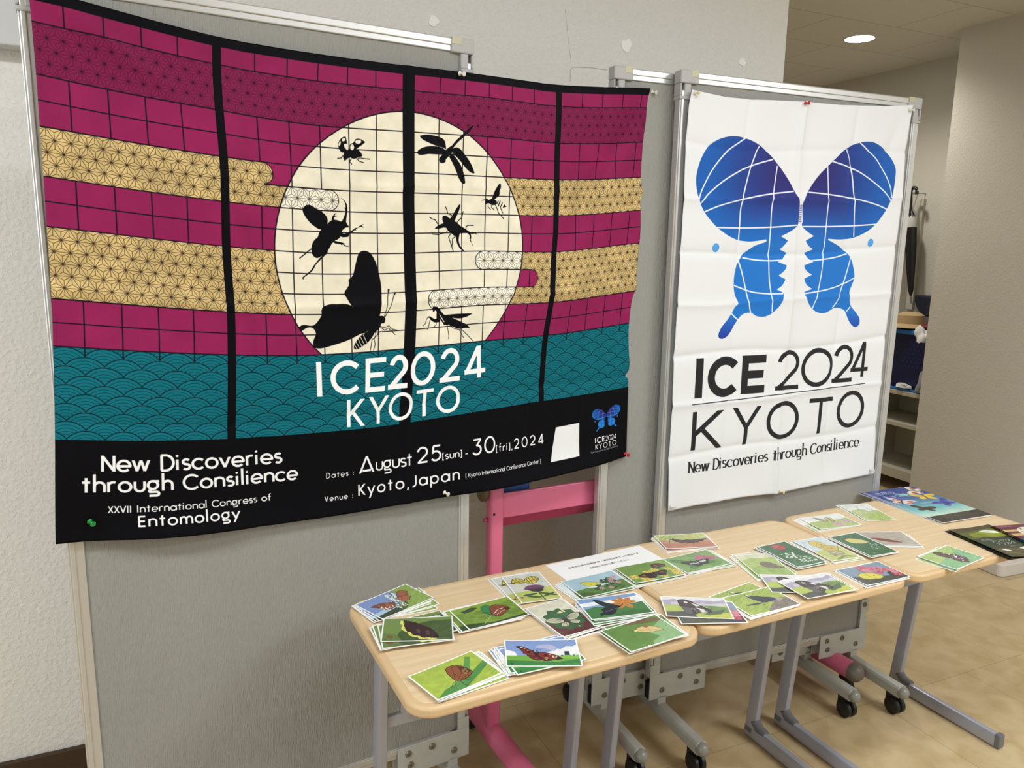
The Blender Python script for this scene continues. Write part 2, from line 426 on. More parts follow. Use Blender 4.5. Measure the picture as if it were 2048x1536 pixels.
# a thin geometric alphabet drawn with one pen: cap height 1, y up
def _a(cx, cy, rx, ry, a0, a1, n=18):
    t = np.radians(np.linspace(a0, a1, n)); return np.stack([cx + rx * np.cos(t), cy + ry * np.sin(t)], 1)
def _l(*v): return np.array(v, float).reshape(-1, 2)
_O = lambda cx, cy, rx, ry: ('o', _a(cx, cy, rx, ry, 0, 350, 36))
X = 0.70; R_ = X / 2
GLYPHS = {
 'A': [_l(0.02, 0, .39, 1), _l(.39, 1, .76, 0), _l(.16, .14, .63, .14)], 'C': [_a(.48, .5, .48, .5, 42, 318, 30)],
 'D': [_l(.04, 0, .04, 1), np.vstack([_l(.0, 1, .25, 1), _a(.25, .5, .45, .5, 88, -88, 24), _l(.25, 0, .0, 0)])],
 'E': [_l(.05, 0, .05, 1), _l(0, .95, .52, .95), _l(0, .5, .48, .5), _l(0, .05, .52, .05)], 'I': [_l(.05, 0, .05, 1)],
 'J': [np.vstack([_l(.42, 1, .42, .3), _a(.18, .28, .24, .26, 0, -110, 12)])], 'K': [_l(.05, 0, .05, 1), _l(.58, 1, .08, .42), _l(.2, .55, .6, 0)],
 'N': [_l(.05, 0, .05, 1), _l(.05, .98, .65, .02), _l(.65, 0, .65, 1)], 'T': [_l(.28, 0, .28, 1), _l(0, .95, .56, .95)],
 'V': [_l(0, 1, .3, 0), _l(.3, 0, .6, 1)], 'X': [_l(0, 0, .5, 1), _l(0, 1, .5, 0)], 'Y': [_l(0, 1, .3, .46), _l(.6, 1, .3, .46), _l(.3, .5, .3, 0)],
 'O': [_O(.5, .5, .48, .48)], '0': [_O(.38, .5, .36, .48)],
 '2': [np.vstack([_a(.3, .68, .28, .29, 170, -38, 20), _l(.03, .05)]), _l(0, .05, .6, .05)],
 '3': [_l(.02, .95, .55, .95), np.vstack([_l(.53, .93, .26, .6), _a(.26, .31, .29, .28, 82, -150, 20)])],
 '4': [_l(.5, 0, .5, 1), _l(.5, 1, .02, .22), _l(.0, .22, .68, .22)],
 '5': [_l(.12, .95, .55, .95), np.vstack([_l(.14, .95, .1, .53), _a(.27, .33, .29, .29, 125, -145, 20)])],
 'a': [_O(R_, R_, R_ - .02, R_ - .02), _l(X, 0, X, X)], 'c': [_a(R_, R_, R_, R_ - .02, 42, 318, 22)],
 'e': [np.vstack([_l(.04, R_ - .02, X - .02, R_ - .02), _a(R_, R_, R_ - .02, R_ - .02, 2, 318, 26)])],
 'f': [np.vstack([_l(.18, 0, .18, .95), _a(.38, .93, .2, .2, 175, 80, 8)]), _l(0, X - .02, .4, X - .02)],
 'g': [_O(.3, .42, .28, .28), _l(.3, .68, .66, .68), np.vstack([_l(.2, .13, .08, .04), _l(.12, -.05, .5, -.06), _a(.5, -.19, .14, .13, 85, -85, 8), _l(.08, -.32)])],
 'h': [_l(.05, 0, .05, 1.22), np.vstack([_l(.05, .38), _a(.32, .42, .27, .26, 165, 0, 14), _l(.59, 0)])],
 'i': [_l(.05, 0, .05, X), ('d', _a(.05, .93, .085, .085, 0, 330, 12))], 'l': [_l(.05, 0, .05, 1.22)],
 'm': [_l(.05, 0, .05, X), np.vstack([_l(.05, .38), _a(.28, .42, .23, .26, 165, 0, 12), _l(.51, 0)]), np.vstack([_l(.51, .38), _a(.74, .42, .23, .26, 165, 0, 12), _l(.97, 0)])],
 'n': [_l(.05, 0, .05, X), np.vstack([_l(.05, .38), _a(.32, .42, .27, .26, 165, 0, 14), _l(.59, 0)])],
 'o': [_O(R_, R_, R_ - .02, R_ - .03)], 'p': [_O(R_, R_, R_ - .03, R_ - .02), _l(.03, X, .03, -.36)],
 'r': [_l(.05, 0, .05, X), _a(.3, .42, .26, .26, 170, 62, 9)],
 's': [np.vstack([_a(.23, .52, .19, .16, 35, 250, 14), _a(.23, .19, .2, .17, 80, -140, 14)])],
 't': [_l(.22, 0, .22, .98), _l(0, X - .02, .44, X - .02)], 'u': [np.vstack([_l(.05, X, .05, .3), _a(.32, .28, .27, .26, 180, 360, 14), _l(.59, X)])],
 'v': [_l(0, X, .28, .02), _l(.28, .02, .56, X)], 'w': [_l(0, X, .2, .02), _l(.2, .02, .42, X), _l(.42, X, .62, .02), _l(.62, .02, .84, X)],
 'y': [_l(0, X, .3, .04), _l(.62, X, .14, -.36)], ':': [('d', _a(.06, .10, .09, .09, 0, 330, 12)), ('d', _a(.06, .56, .09, .09, 0, 330, 12))],
 ',': [_l(.1, .08, .02, -.2)], '[': [_l(.05, -.15, .05, 1.0), _l(0, .95, .22, .95), _l(0, -.1, .22, -.1)],
 ']': [_l(.17, -.15, .17, 1.0), _l(0, .95, .22, .95), _l(0, -.1, .22, -.1)], '-': [_l(0, .34, .34, .34)], ' ': [],
}
SERIF_SKIP = set('CceosOg0')
DIAG = set('AKNVXYvwy4')
def glyph_w(ch):
    g = GLYPHS[ch]
    if not g: return 0.34
    return max(float((q[1] if isinstance(q, tuple) else q)[:, 0].max()) for q in g) - min(0.0, min(float((q[1] if isinstance(q, tuple) else q)[:, 0].min()) for q in g))
def text(cv, s, x0, x1, base, cap, pen, col, serif=False, gap=None, thin=None, slope=0.0):
    """one line of lettering between x0 and x1 (mm) on the baseline; the letter spacing takes up the slack"""
    mn = .27 if serif else .13
    ws = [max(glyph_w(c), mn if c in 'iIl:' else 0) * cap for c in s]; n = max(len(s) - 1, 1)
    sp = (x1 - x0 - sum(ws)) / n; kx = 1.0
    lo = (0.10 if gap is None else gap) * cap
    if sp < lo:
        kx = (x1 - x0 - lo * n) / sum(ws); sp = lo
    if len(s) == 1: kx = (x1 - x0) / ws[0]; sp = 0
    x = x0
    for ch, gw in zip(s, ws):
        ox = max(0.0, (gw - glyph_w(ch) * cap) / 2 - .05 * cap) * kx if ch in 'iIl:' else 0
        glyph(cv, ch, x + ox, base + slope * (x - x0), kx * cap, cap, pen, col, serif, thin)
        x += gw * kx + sp
def glyph(cv, ch, x, base, kx, cap, pen, col, serif=False, thin=None):
    for g in GLYPHS[ch]:
        closed = isinstance(g, tuple); q = g[1] if closed else g
        p = np.stack([x + q[:, 0] * kx, base - q[:, 1] * cap], 1)
        if closed and g[0] == 'd':
            cv.fill(p, col); continue
        if ch in DIAG and not closed and len(p) == 2 and abs(p[0, 0] - p[1, 0]) > 1e-6 and abs(p[0, 1] - p[1, 1]) > 1e-6:
            top = cap * (X if ch in 'vwy' else 1.0); e = (p[1] - p[0]) * .12
            lo_ = abs(q[:, 1].min()) < .06 or q[:, 1].min() < -.3; hi_ = q[:, 1].max() > .66
            a_ = p[0] - e if (p[0, 1] < p[1, 1] and hi_) or (p[0, 1] > p[1, 1] and lo_) else p[0]
            b_ = p[1] + e if (p[1, 1] > p[0, 1] and lo_) or (p[1, 1] < p[0, 1] and hi_) else p[1]
            cv.yc = (base - top, base - min(q[:, 1].min(), 0) * cap); cv.line([a_, b_], pen, col, thin=thin); cv.yc = None
        else: cv.line(p, pen, col, closed=closed, thin=thin)
        if serif and not closed and ch not in SERIF_SKIP:
            for e, o_ in ((0, 1), (-1, -2)):
                if abs(p[e, 0] - p[o_, 0]) < 0.6 * abs(p[e, 1] - p[o_, 1]) + 1e-6 and abs(q[e, 1] - q[o_, 1]) > 0.25:
                    sg = 1 if p[e, 1] < p[o_, 1] else -1
                    y = p[e, 1] + sg * pen * 0.12
                    w_ = cap * 0.13
                    cv.line([(p[e, 0] - w_, y), (p[e, 0] + w_ * (1 if ch != 'l' or e == 0 else .4), y)], pen * 0.26, col)
def boxed(cv, ch, x0, y0, x1, y1, pen, col):
    """a letter fitted to its box, the pen included"""
    g = GLYPHS[ch]; q = np.vstack([(a[1] if isinstance(a, tuple) else a) for a in g]); lo = q.min(0); hi = q.max(0)
    wv = max(hi[0] - lo[0], 1e-6); inx = pen / 2
    for a in g:
        closed = isinstance(a, tuple); r = a[1] if closed else a
        vert = np.ptp(r[:, 0]) < 1e-6; hor = np.ptp(r[:, 1]) < 1e-6
        fx = (r[:, 0] - lo[0]) / wv; fy = (r[:, 1] - lo[1]) / (hi[1] - lo[1])
        px_ = (x0 + inx) + fx * (x1 - x0 - pen) if wv > 1e-5 else np.full(len(r), (x0 + x1) / 2)
        if vert and fx[0] < .15: px_ = np.full(len(r), x0 + inx)
        if hor and not vert:
            px_ = x0 + fx * (x1 - x0)
        iny = 0 if (vert and not hor) else inx
        if ch in 'KYXVA4' and not hor: iny = 0
        if ch == '4' and hor: iny = 0
        py_ = (y1 - iny) - fy * (y1 - y0 - 2 * iny)
        if hor and not vert:
            fm = fy.mean(); py_ = np.full(len(r), y0 + inx if fm > .8 else (y1 - inx if fm < .15 else py_[0]))
        q2 = np.stack([px_, py_], 1)
        if ch in 'KYXVA4' and len(r) == 2 and not vert and not hor:
            e = (q2[1] - q2[0]) * .12; far = lambda y: min(abs(y - y0), abs(y - y1)) < 1e-6
            q2 = np.array([q2[0] - e if far(q2[0, 1]) else q2[0], q2[1] + e if far(q2[1, 1]) else q2[1]])
            cv.yc = (y0, y1)
        cv.line(q2, pen, col, closed=closed); cv.yc = None
def cjk(cv, s, x, y, size, col, xscale=1.0, shear=0.0):
    """a line of Japanese in Blender's own built-in typeface"""
    c = bpy.data.curves.new('line', 'FONT'); c.body = s; c.size = 1.0
    o = bpy.data.objects.new('line', c); COL.objects.link(o)
    dg = bpy.context.evaluated_depsgraph_get(); ev = o.evaluated_get(dg); me = ev.to_mesh()
    V_ = np.array([v.co[:2] for v in me.vertices]) if len(me.vertices) else np.zeros((0, 2))
    for p in me.polygons:
        q = V_[list(p.vertices)]
        cv.fill(np.stack([x + (q[:, 0] + shear * q[:, 1]) * size * xscale, y - q[:, 1] * size], 1), col)
    ev.to_mesh_clear(); bpy.data.objects.remove(o); bpy.data.curves.remove(c)

# ------------------------------------------------------------------ the banner print

INSECT_POLYS=["5207,3464 5262,3403 5332,3368 5373,3362 5442,3369 5510,3392 5546,3371 5575,3311 5604,3245 5620,3179 5617,3127 5607,3114 5570,3096 5601,3098 5622,3090 5623,3048 5604,2983 5563,2926 5519,2902 5529,2895 5591,2938 5638,3001 5662,3072 5663,3151 5651,3243 5637,3335 5633,3394 5656,3439 5683,3477 5704,3470 5678,3512 5654,3504 5591,3532 5548,3572 5530,3602 5547,3631 5575,3647 5630,3635 5652,3621 5666,3627 5701,3607 5758,3573 5815,3538 5851,3511 5887,3517 5930,3476 5981,3455 6032,3428 6035,3436 5995,3462 6016,3481 6040,3504 6023,3501 5987,3484 5959,3495 5923,3496 5887,3526 5851,3537 5861,3570 5829,3558 5786,3591 5792,3618 5757,3612 5722,3632 5700,3666 5678,3705 5643,3713 5573,3721 5532,3716 5504,3703 5469,3743 5434,3770 5378,3791 5344,3831 5309,3851 5281,3903 5253,3949 5211,4014 5204,4059 5169,4092 5087,4166 5074,4114 5033,4148 4965,4167 4899,4135 4860,4072 4850,3995 4860,3919 4890,3841 4945,3775 4986,3748 5013,3684 5041,3619 5076,3573 5015,3569 4949,3534 4844,3462 4753,3365 4689,3266 4671,3191 4706,3124 4773,3081 4839,3084 4918,3124 5024,3176 5117,3229 5183,3291 5215,3367",
"5304,3375 5319,3310 5348,3263 5390,3222 5403,3228 5375,3268 5368,3288 5444,3271 5374,3307 5353,3341 5373,3366",
"5365,3798 5447,3815 5543,3832 5598,3857 5584,3870 5611,3890 5688,3901 5695,3914 5597,3909 5570,3881 5542,3871 5521,3885 5501,3866 5460,3860 5446,3880 5432,3854 5384,3855 5350,3831",
"5211,4033 5190,4072 5114,4139 5032,4221 4976,4275 4935,4329 4879,4424 4810,4493 4714,4562 4660,4604 4665,4644 4630,4612 4647,4585 4756,4501 4838,4425 4894,4337 4964,4249 5033,4168 5129,4074 5170,4021",
"5605,1921 5635,1886 5718,1864 5836,1846 5884,1844 5942,1868 5983,1905 6012,1954 6011,1987 5968,2003 5915,2011 5866,2039 5819,2047 5783,2041 5743,2024 5701,2037 5665,2067 5638,2091 5625,2122 5600,2082 5584,2044 5591,1977",
"5650,1595 5666,1663 5680,1745 5640,1739 5610,1755 5606,1788 5625,1831 5659,1868 5682,1878 5611,1915 5558,1932 5518,1899 5491,1851 5482,1786 5490,1719 5526,1656 5574,1614 5616,1595",
"5860,1643 5902,1622 5949,1619 6008,1633 6093,1681 6017,1743 5956,1784 5884,1838 5823,1875 5753,1873 5737,1824 5738,1769 5757,1738 5805,1715 5841,1680",
"8773,1180 8798,1199 8688,1327 8617,1392 8524,1477 8406,1574 8290,1700 8291,1730 8257,1812 8176,1896 8105,1960 8100,2010 8047,2043 7988,2051 7940,2017 7933,1957 7962,1906 8002,1874 8019,1823 8089,1770 8159,1706 8253,1652 8299,1599 8381,1515 8498,1418 8603,1322",
"7413,1483 7515,1453 7664,1441 7791,1455 7919,1478 8013,1508 8067,1561 8092,1640 8110,1739 8053,1716 7970,1695 7864,1675 7724,1637 7608,1597 7493,1553",
"7345,1846 7391,1790 7482,1737 7632,1696 7771,1686 7887,1689 7982,1705 8065,1741 8113,1769 8031,1833 7866,1845 7691,1857 7552,1878 7437,1895 7374,1875",
"8290,1710 8374,1684 8459,1706 8546,1777 8647,1883 8749,1998 8842,2156 8873,2236 8808,2235 8707,2184 8593,2088 8492,1982 8392,1896 8269,1816",
"8187,1896 8258,1822 8343,1888 8443,1994 8520,2102 8573,2221 8614,2353 8629,2466 8593,2493 8543,2475 8467,2380 8402,2240 8325,2101 8250,1984",
"8027,3270 8048,3235 8090,3228 8146,3234 8203,3281 8246,3287 8288,3232 8344,3147 8414,3050 8470,2977 8512,2955 8510,3012 8471,3121 8416,3231 8353,3352 8417,3382 8475,3424 8533,3473 8591,3497 8664,3540 8723,3577 8782,3621 8805,3671 8813,3746 8799,3796 8837,3883 8874,3952 8852,3933 8807,3845 8770,3820 8784,3783 8762,3758 8776,3721 8753,3671 8695,3627 8607,3620 8549,3633 8557,3694 8520,3620 8492,3669 8478,3718 8471,3767 8471,3828 8508,3927 8567,4003 8656,4085 8597,4065 8509,4001 8435,3901 8406,3803 8391,3717 8333,3686 8275,3643 8218,3606 8161,3557 8132,3509 8061,3497 7948,3520 7808,3525 7893,3460 7977,3425 8062,3395 8034,3353",
"9174,2823 9224,2809 9268,2838 9310,2818 9368,2810 9425,2820 9483,2860 9477,2909 9442,2947 9356,2950 9298,2921 9255,2911 9190,2943",
"9353,2804 9380,2730 9420,2618 9475,2518 9544,2439 9573,2453 9575,2526 9542,2619 9551,2674 9524,2736 9467,2781 9411,2820",
"9679,2922 9746,2982 9645,3009",
"6045,4002 5975,4014 5914,4063 5878,4152 5850,4249 5813,4396 5776,4527 5724,4592 5673,4633 5679,4740 5635,4823 5584,4889 5574,4955 5631,5056 5696,5175 5788,5277 5729,5226 5646,5182 5512,5163 5379,5170 5246,5169 5113,5202 5063,5235 5036,5317 5042,5400 4989,5498 4902,5596 4834,5636 4751,5636 4652,5619 4569,5635 4509,5684 4540,5741 4580,5749 4665,5701 4749,5673 4832,5693 4887,5760 4893,5842 4838,5956 4826,6055 4865,6122 4982,6141 5152,6113 5392,6055 5599,5996 5755,5936 5928,5859 6033,5831 6156,5777 6033,5848 6021,5907 6034,6002 6088,6074 6194,5961 6264,5844 6352,5780 6396,5705 6413,5645 6485,5640 6511,5572 6492,5502 6438,5470 6375,5470 6393,5385 6412,5214 6425,4960 6420,4774 6382,4537 6318,4286 6234,4120 6148,4030",
"6021,5864 6088,6074 5982,6136 5876,6198 5788,6202 5762,6158 5789,6074 5876,5959 5963,5878",
"7725,5333 7847,5346 7910,5407 7996,5499 8060,5556 8205,5559 8415,5558 8874,5579 8766,5628 8630,5662 8504,5674 8377,5660 8271,5638 8378,5686 8506,5740 8614,5796 8679,5819 8744,5863 8800,5920 8779,5932 8662,5918 8567,5932 8482,5921 8386,5895 8322,5864 8236,5813 8173,5799 8100,5801 8048,5788 7993,5715 7939,5641 7946,5693 7911,5716 7798,5715 7726,5683 7663,5635 7641,5599 7595,5583 7605,5558 7650,5561 7733,5607 7795,5638 7836,5633 7833,5546 7835,5461 7798,5424 7743,5462 7722,5418"]
INSECT_LINES=[(2.2,"4861,3976 4787,4031 4713,4092 4645,4147 4584,4196"),
(1.7,"5585,1994 5534,2050 5450,2062"),
(1.7,"5771,2044 5725,2113 5780,2171"),
(1.7,"5884,2038 5954,2096 6050,2119"),
(1.7,"5908,2031 6010,2023 6070,2034 6172,2035 6190,2048"),
(2.0,"8302,3232 8245,3203 8174,3174 8146,3091 8111,3020"),
(2.0,"7935,3460 7879,3389 7831,3324 7741,3301 7680,3261"),
(2.0,"8161,3587 8104,3623 8004,3634 7919,3663 7849,3656 7750,3648"),
(2.0,"8261,3630 8189,3714 8232,3836 8276,3947 8320,4077"),
(2.0,"8376,3711 8297,3765 8290,3874 8276,3941"),
(2.0,"8664,3534 8677,3472 8735,3447 8880,3448"),
(2.0,"8797,3646 8913,3634 8980,3665"),
(2.0,"8417,3388 8516,3290 8552,3283 8579,3167 8593,3118"),
(2.2,"9526,2840 9485,2922"),
(2.4,"9576,2845 9522,2984"),
(2.2,"9635,2882 9580,3005"),
(1.6,"9262,2935 9256,2996 9329,3061"),
(1.6,"9349,2950 9350,3011 9423,3065"),
(1.8,"9449,2947 9502,3044 9533,3130 9592,3179 9675,3271"),
(1.7,"9587,3005 9618,3078 9656,3140"),
(1.0,"9168,2841 9082,2856"),
(1.0,"9167,2829 9103,2816"),
(1.5,"6483,5493 6545,5289 6566,5051 6592,4882"),
(4.0,"6587,4924 6600,4865"),
(1.5,"6501,5502 6618,5292 6713,5023 6761,4949"),
(3.4,"6723,4998 6761,4941"),
(1.5,"6396,5705 6478,5753 6596,5708 6682,5793 6815,5830"),
(1.5,"6396,5731 6497,5807 6588,5760 6762,5932"),
(1.5,"6352,5780 6336,5901 6195,6012 6179,6150 6155,6277"),
(1.5,"6281,5845 6283,5914 6248,5999 6278,6122 6236,6257"),
(1.5,"7595,5570 7552,5643 7536,5719 7473,5774"),
(1.5,"7658,5644 7632,5736 7629,5796 7582,5869"),
(1.5,"8137,5805 8162,5902 8200,6079 8182,6142"),
(1.5,"8215,5811 8323,5899 8494,5944 8590,5969 8743,6100 8907,6254"),
(1.5,"8494,5948 8561,6050 8628,6156"),
(1.5,"7829,5718 7831,5770 7772,5821")]
CREAM_POLYS=["5640,1632 5644,1641 5644,1652 5640,1664 5632,1675 5621,1685 5608,1692 5595,1696 5582,1696 5571,1693 5564,1686 5560,1677 5560,1666 5564,1654 5572,1643 5583,1633 5595,1626 5609,1622 5621,1622 5632,1625",
"5532,1748 5526,1765 5519,1780 5511,1791 5504,1798 5497,1800 5492,1796 5489,1787 5488,1774 5490,1759 5494,1742 5500,1725 5507,1710 5515,1699 5522,1692 5529,1690 5534,1694 5537,1703 5538,1715 5536,1731",
"5834,1802 5832,1822 5825,1840 5815,1855 5802,1865 5788,1868 5775,1866 5763,1858 5753,1844 5747,1827 5746,1807 5749,1787 5755,1769 5766,1755 5778,1745 5792,1741 5806,1743 5818,1752 5827,1765 5833,1783",
"6001,1675 5998,1689 5988,1702 5973,1713 5953,1722 5931,1726 5909,1726 5889,1722 5873,1714 5862,1703 5859,1689 5862,1675 5871,1662 5887,1651 5906,1642 5928,1638 5950,1638 5971,1642 5987,1650 5997,1662",
"5693,1791 5700,1810 5703,1828 5702,1845 5697,1858 5689,1865 5677,1867 5664,1864 5651,1854 5639,1840 5629,1823 5622,1804 5619,1786 5620,1769 5625,1756 5633,1749 5645,1746 5657,1750 5671,1760 5683,1774",
"7898,5500 7957,5574 8066,5721 8046,5728 7959,5617"]
CREAM_LINES=[(1.5,"5990,5880 6080,6074"),
(1.5,"5920,5919 6018,6113"),
(1.5,"5867,5967 5956,6152"),
(1.5,"5815,6033 5903,6183"),
(1.5,"5780,6107 5850,6205")]
WING_POLYS=["423,1634 405,1662 383,1694 353,1726 329,1747 306,1766 273,1786 240,1799 209,1806 178,1808 149,1804 120,1794 92,1775 72,1746 62,1719 57,1691 60,1664 68,1637 79,1616 96,1594 117,1575 136,1560 160,1546 186,1534 218,1525 255,1522 287,1525 312,1529 317,1526 311,1521 277,1511 257,1500 237,1485 226,1468 217,1450 211,1425 211,1399 215,1378 225,1357 229,1344 219,1332 210,1317 196,1298 177,1277 167,1256 171,1245 185,1243 200,1251 214,1268 230,1293 242,1308 258,1316 279,1316 296,1307 324,1304 350,1312 368,1325 381,1338 388,1355 389,1373 364,1384 381,1394 388,1403 393,1414 367,1425 382,1435 392,1446 394,1455 362,1465 378,1474 388,1485 393,1491 365,1501 377,1510 387,1521 392,1527 366,1539 387,1548 403,1557 416,1568 423,1575 424,1583",
"436,1634 447,1660 466,1690 491,1720 522,1747 543,1765 574,1790 607,1809 640,1820 669,1825 699,1824 731,1814 764,1795 787,1770 799,1749 800,1718 798,1691 790,1660 778,1633 760,1608 739,1585 711,1564 676,1548 641,1538 600,1534 571,1534 549,1535 546,1532 566,1525 597,1513 629,1496 650,1474 662,1447 669,1420 662,1397 653,1375 656,1352 665,1331 689,1310 707,1291 709,1273 698,1264 686,1265 668,1278 654,1297 642,1316 620,1325 596,1325 579,1317 556,1310 526,1315 501,1331 485,1350 474,1367 470,1376 501,1385 479,1396 470,1407 466,1416 496,1428 478,1435 465,1446 461,1455 497,1466 476,1475 464,1488 459,1492 492,1503 475,1511 463,1522 459,1528 489,1542 471,1550 453,1560 441,1569 439,1577 441,1583"]
WING_VEINS=["217,1806 157,1767 111,1717 81,1665 68,1633",
"318,1754 236,1730 158,1692 101,1650 74,1621",
"399,1668 306,1656 224,1640 144,1620 90,1600",
"136,1559 236,1560 342,1565 418,1572",
"265,1787 241,1732 226,1667 218,1618 219,1561 219,1524",
"335,1737 329,1671 326,1618 327,1564 327,1505 329,1467 335,1412 349,1353 354,1316",
"236,1476 281,1470 330,1468 373,1470",
"224,1466 243,1416 262,1357 276,1316",
"212,1397 273,1378 334,1372 388,1372",
"207,1317 233,1297",
"640,1820 705,1783 754,1738 784,1695 791,1664",
"537,1760 627,1742 703,1713 762,1681 788,1655",
"455,1668 526,1665 638,1656 731,1642 776,1630",
"441,1569 537,1571 648,1576 739,1583",
"590,1799 618,1739 633,1676 643,1628 651,1543",
"519,1745 530,1671 533,1629 534,1569 534,1499 533,1433 523,1367 508,1322",
"460,1468 520,1472 583,1480 632,1491",
"647,1480 628,1402 608,1348 590,1326",
"472,1371 559,1382 629,1400 668,1418",
"649,1313 663,1329"]
CLOTH_CTRL='0,0,209,19347 0,180,204,19094 0,520,209,18759 0,1406,206,17883 0,1850,200,17442 0,2293,186,16986 0,3179,178,16113 0,3622,166,15669 0,4066,154,15212 0,5395,129,13892 0,5838,110,13443 0,6282,83,12999 0,8054,-26,11193 0,10120,-181,9097 3020,0,3219,18942 3020,180,3209,18751 3020,520,3192,18423 3020,1406,3195,17562 3020,2293,3231,16666 3020,3179,3221,15790 3020,4066,3193,14898 3020,5395,3230,13553 3020,6282,3203,12658 3020,8054,3110,10858 3020,10120,3095,8809 5085,0,5326,18875 5085,520,5257,18322 5085,1406,5281,17425 5085,1850,5283,17002 5085,3622,5282,15236 5085,4066,5273,14764 5085,5395,5264,13436 5085,6282,5271,12539 5085,8054,5287,10767 5085,10120,5232,8732 6990,0,7191,18893 6990,180,7185,18678 6990,520,7182,18373 6990,1406,7174,17479 6990,1850,7169,17030 6990,2293,7181,16588 6990,2736,7161,16147 6990,3179,7172,15692 6990,3622,7188,15233 6990,4066,7188,14780 6990,4509,7196,14339 6990,4952,7205,13896 6990,5395,7213,13437 6990,5838,7184,13009 6990,6282,7164,12565 6990,8054,7016,10761 6990,10120,7015,8760 9185,0,9363,18912 9185,180,9365,18745 9185,520,9369,18431 9185,1406,9340,17539 9185,1850,9332,17077 9185,2293,9311,16615 9185,2736,9302,16181 9185,3179,9308,15721 9185,3622,9285,15301 9185,4066,9290,14858 9185,4509,9282,14411 9185,5395,9243,13547 9185,5838,9226,13105 9185,6282,9210,12657 9185,8054,9279,10892 9185,10120,9302,8778 11090,0,11248,18937 11090,180,11255,18744 11090,520,11265,18432 11090,1406,11234,17532 11090,1850,11232,17109 11090,2293,11246,16646 11090,3179,11244,15761 11090,3622,11258,15318 11090,4066,11211,14842 11090,5395,11170,13559 11090,6282,11036,12703 11090,8054,10993,10950 11090,10120,11082,8808 14200,0,14651,19249 14200,180,14641,19058 14200,520,14592,18752 14200,1406,14494,17856 14200,1850,14491,17354 14200,2293,14429,16918 14200,3179,14369,16023 14200,3622,14362,15575 14200,4066,14285,15123 14200,5395,14261,13794 14200,6282,14223,12907 14200,8054,14124,11063 14200,10120,14141,9005'

BW, BH = 1420.0, 1012.0                       # banner, mm
def Lr(k): return 52.0 + (k - 1) * 44.32      # horizontal lattice lines of the print
BLACK = (8, 8, 13); INK = (24, 18, 30); MAG = (138, 33, 82); GOLD = (202, 176, 120); MOON = (228, 221, 200); TEAL = (14, 106, 120); WHITE = (240, 240, 242)
def asanoha(Xm, Ym, y0, a=25.6, x0=8.5):
    """distance (mm) to the nearest line of the hemp-leaf lattice, and to the nearest star"""
    h = a * math.sqrt(3) / 2
    v = (Ym - y0) / h; u_ = (Xm - x0) / a - v / 2
    iu = np.floor(u_); iv = np.floor(v); fu = u_ - iu; fv = v - iv
    up = fu + fv < 1
    b0 = np.where(up, 1 - fu - fv, fu + fv - 1); b1 = np.where(up, fu, 1 - fu); b2 = np.where(up, fv, 1 - fv)
    d = np.minimum(np.minimum(b0, b1), b2) * h
    m = np.maximum(np.maximum(b0, b1), b2)
    e = np.where(m == b0, np.abs(b1 - b2), np.where(m == b1, np.abs(b0 - b2), np.abs(b0 - b1))) * h / math.sqrt(3)
    star = (1 - m) * h
    return np.minimum(d, e), star
def soft(d, half, s): return np.clip((half - d) * s + 0.5, 0, 1)
def wings(cv, M, lw, vein, body=None):
    """the butterfly of the logo; M maps board millimetres to the canvas"""
    P = [smooth(np.array([M(*q) for q in dec(s, 1.0)]), True, 5, .3) for s in WING_POLYS]
    Xg, Yg = cv.grid()
    c0 = np.array(M(425, 1690)); c1 = np.array(M(800, 1700)); sc = abs(c1[0] - c0[0]) / 375.0
    d = np.hypot((Xg - c0[0]) / sc, (Yg - (c0[1] - 40 * sc)) / sc / 1.0)
    yb = (Yg - c0[1]) / sc
    t = np.clip((d - 90) / 240, 0, 1); t = np.maximum(t, np.clip((yb + 30) / 190, 0, 1) ** 1.5)
    t2 = np.clip((yb - 380) / 60, 0, 1)
    c = np.array((42, 34, 108)) * (1 - t[..., None]) + np.array((16, 88, 172)) * t[..., None]
    low = np.clip((yb - 60) / 160, 0, 1)[..., None]; c = c * (1 - low) + np.array((24, 112, 198)) * low
    c = c * (1 - t2[..., None]) + np.array((30, 58, 160)) * t2[..., None]
    for p in P:
        q = cv.cover([p])
        if q is None: continue
        x0, x1, y0, y1, m = q
        cv.a[y0:y1, x0:x1] = cv.a[y0:y1, x0:x1] * (1 - m[..., None]) + (c[y0:y1, x0:x1] / 255.0) * m[..., None]
    for s in WING_VEINS:
        cv.line(smooth([M(*q) for q in dec(s, 1.0)], False, 5, -.5), lw, vein)
    for cx, cy in ((138, 1503), (724, 1526)): 
        x, y = M(cx, cy); cv.ell(x, y, 12 * sc, 12.5 * sc, (82, 156, 222))
    for k in range(10):
        x, y = M(430.5, 1630 - k * 5.3); cv.line([(x - 5 * sc, y), (x + 5 * sc, y)], 2.0 * sc, (70, 74, 150))

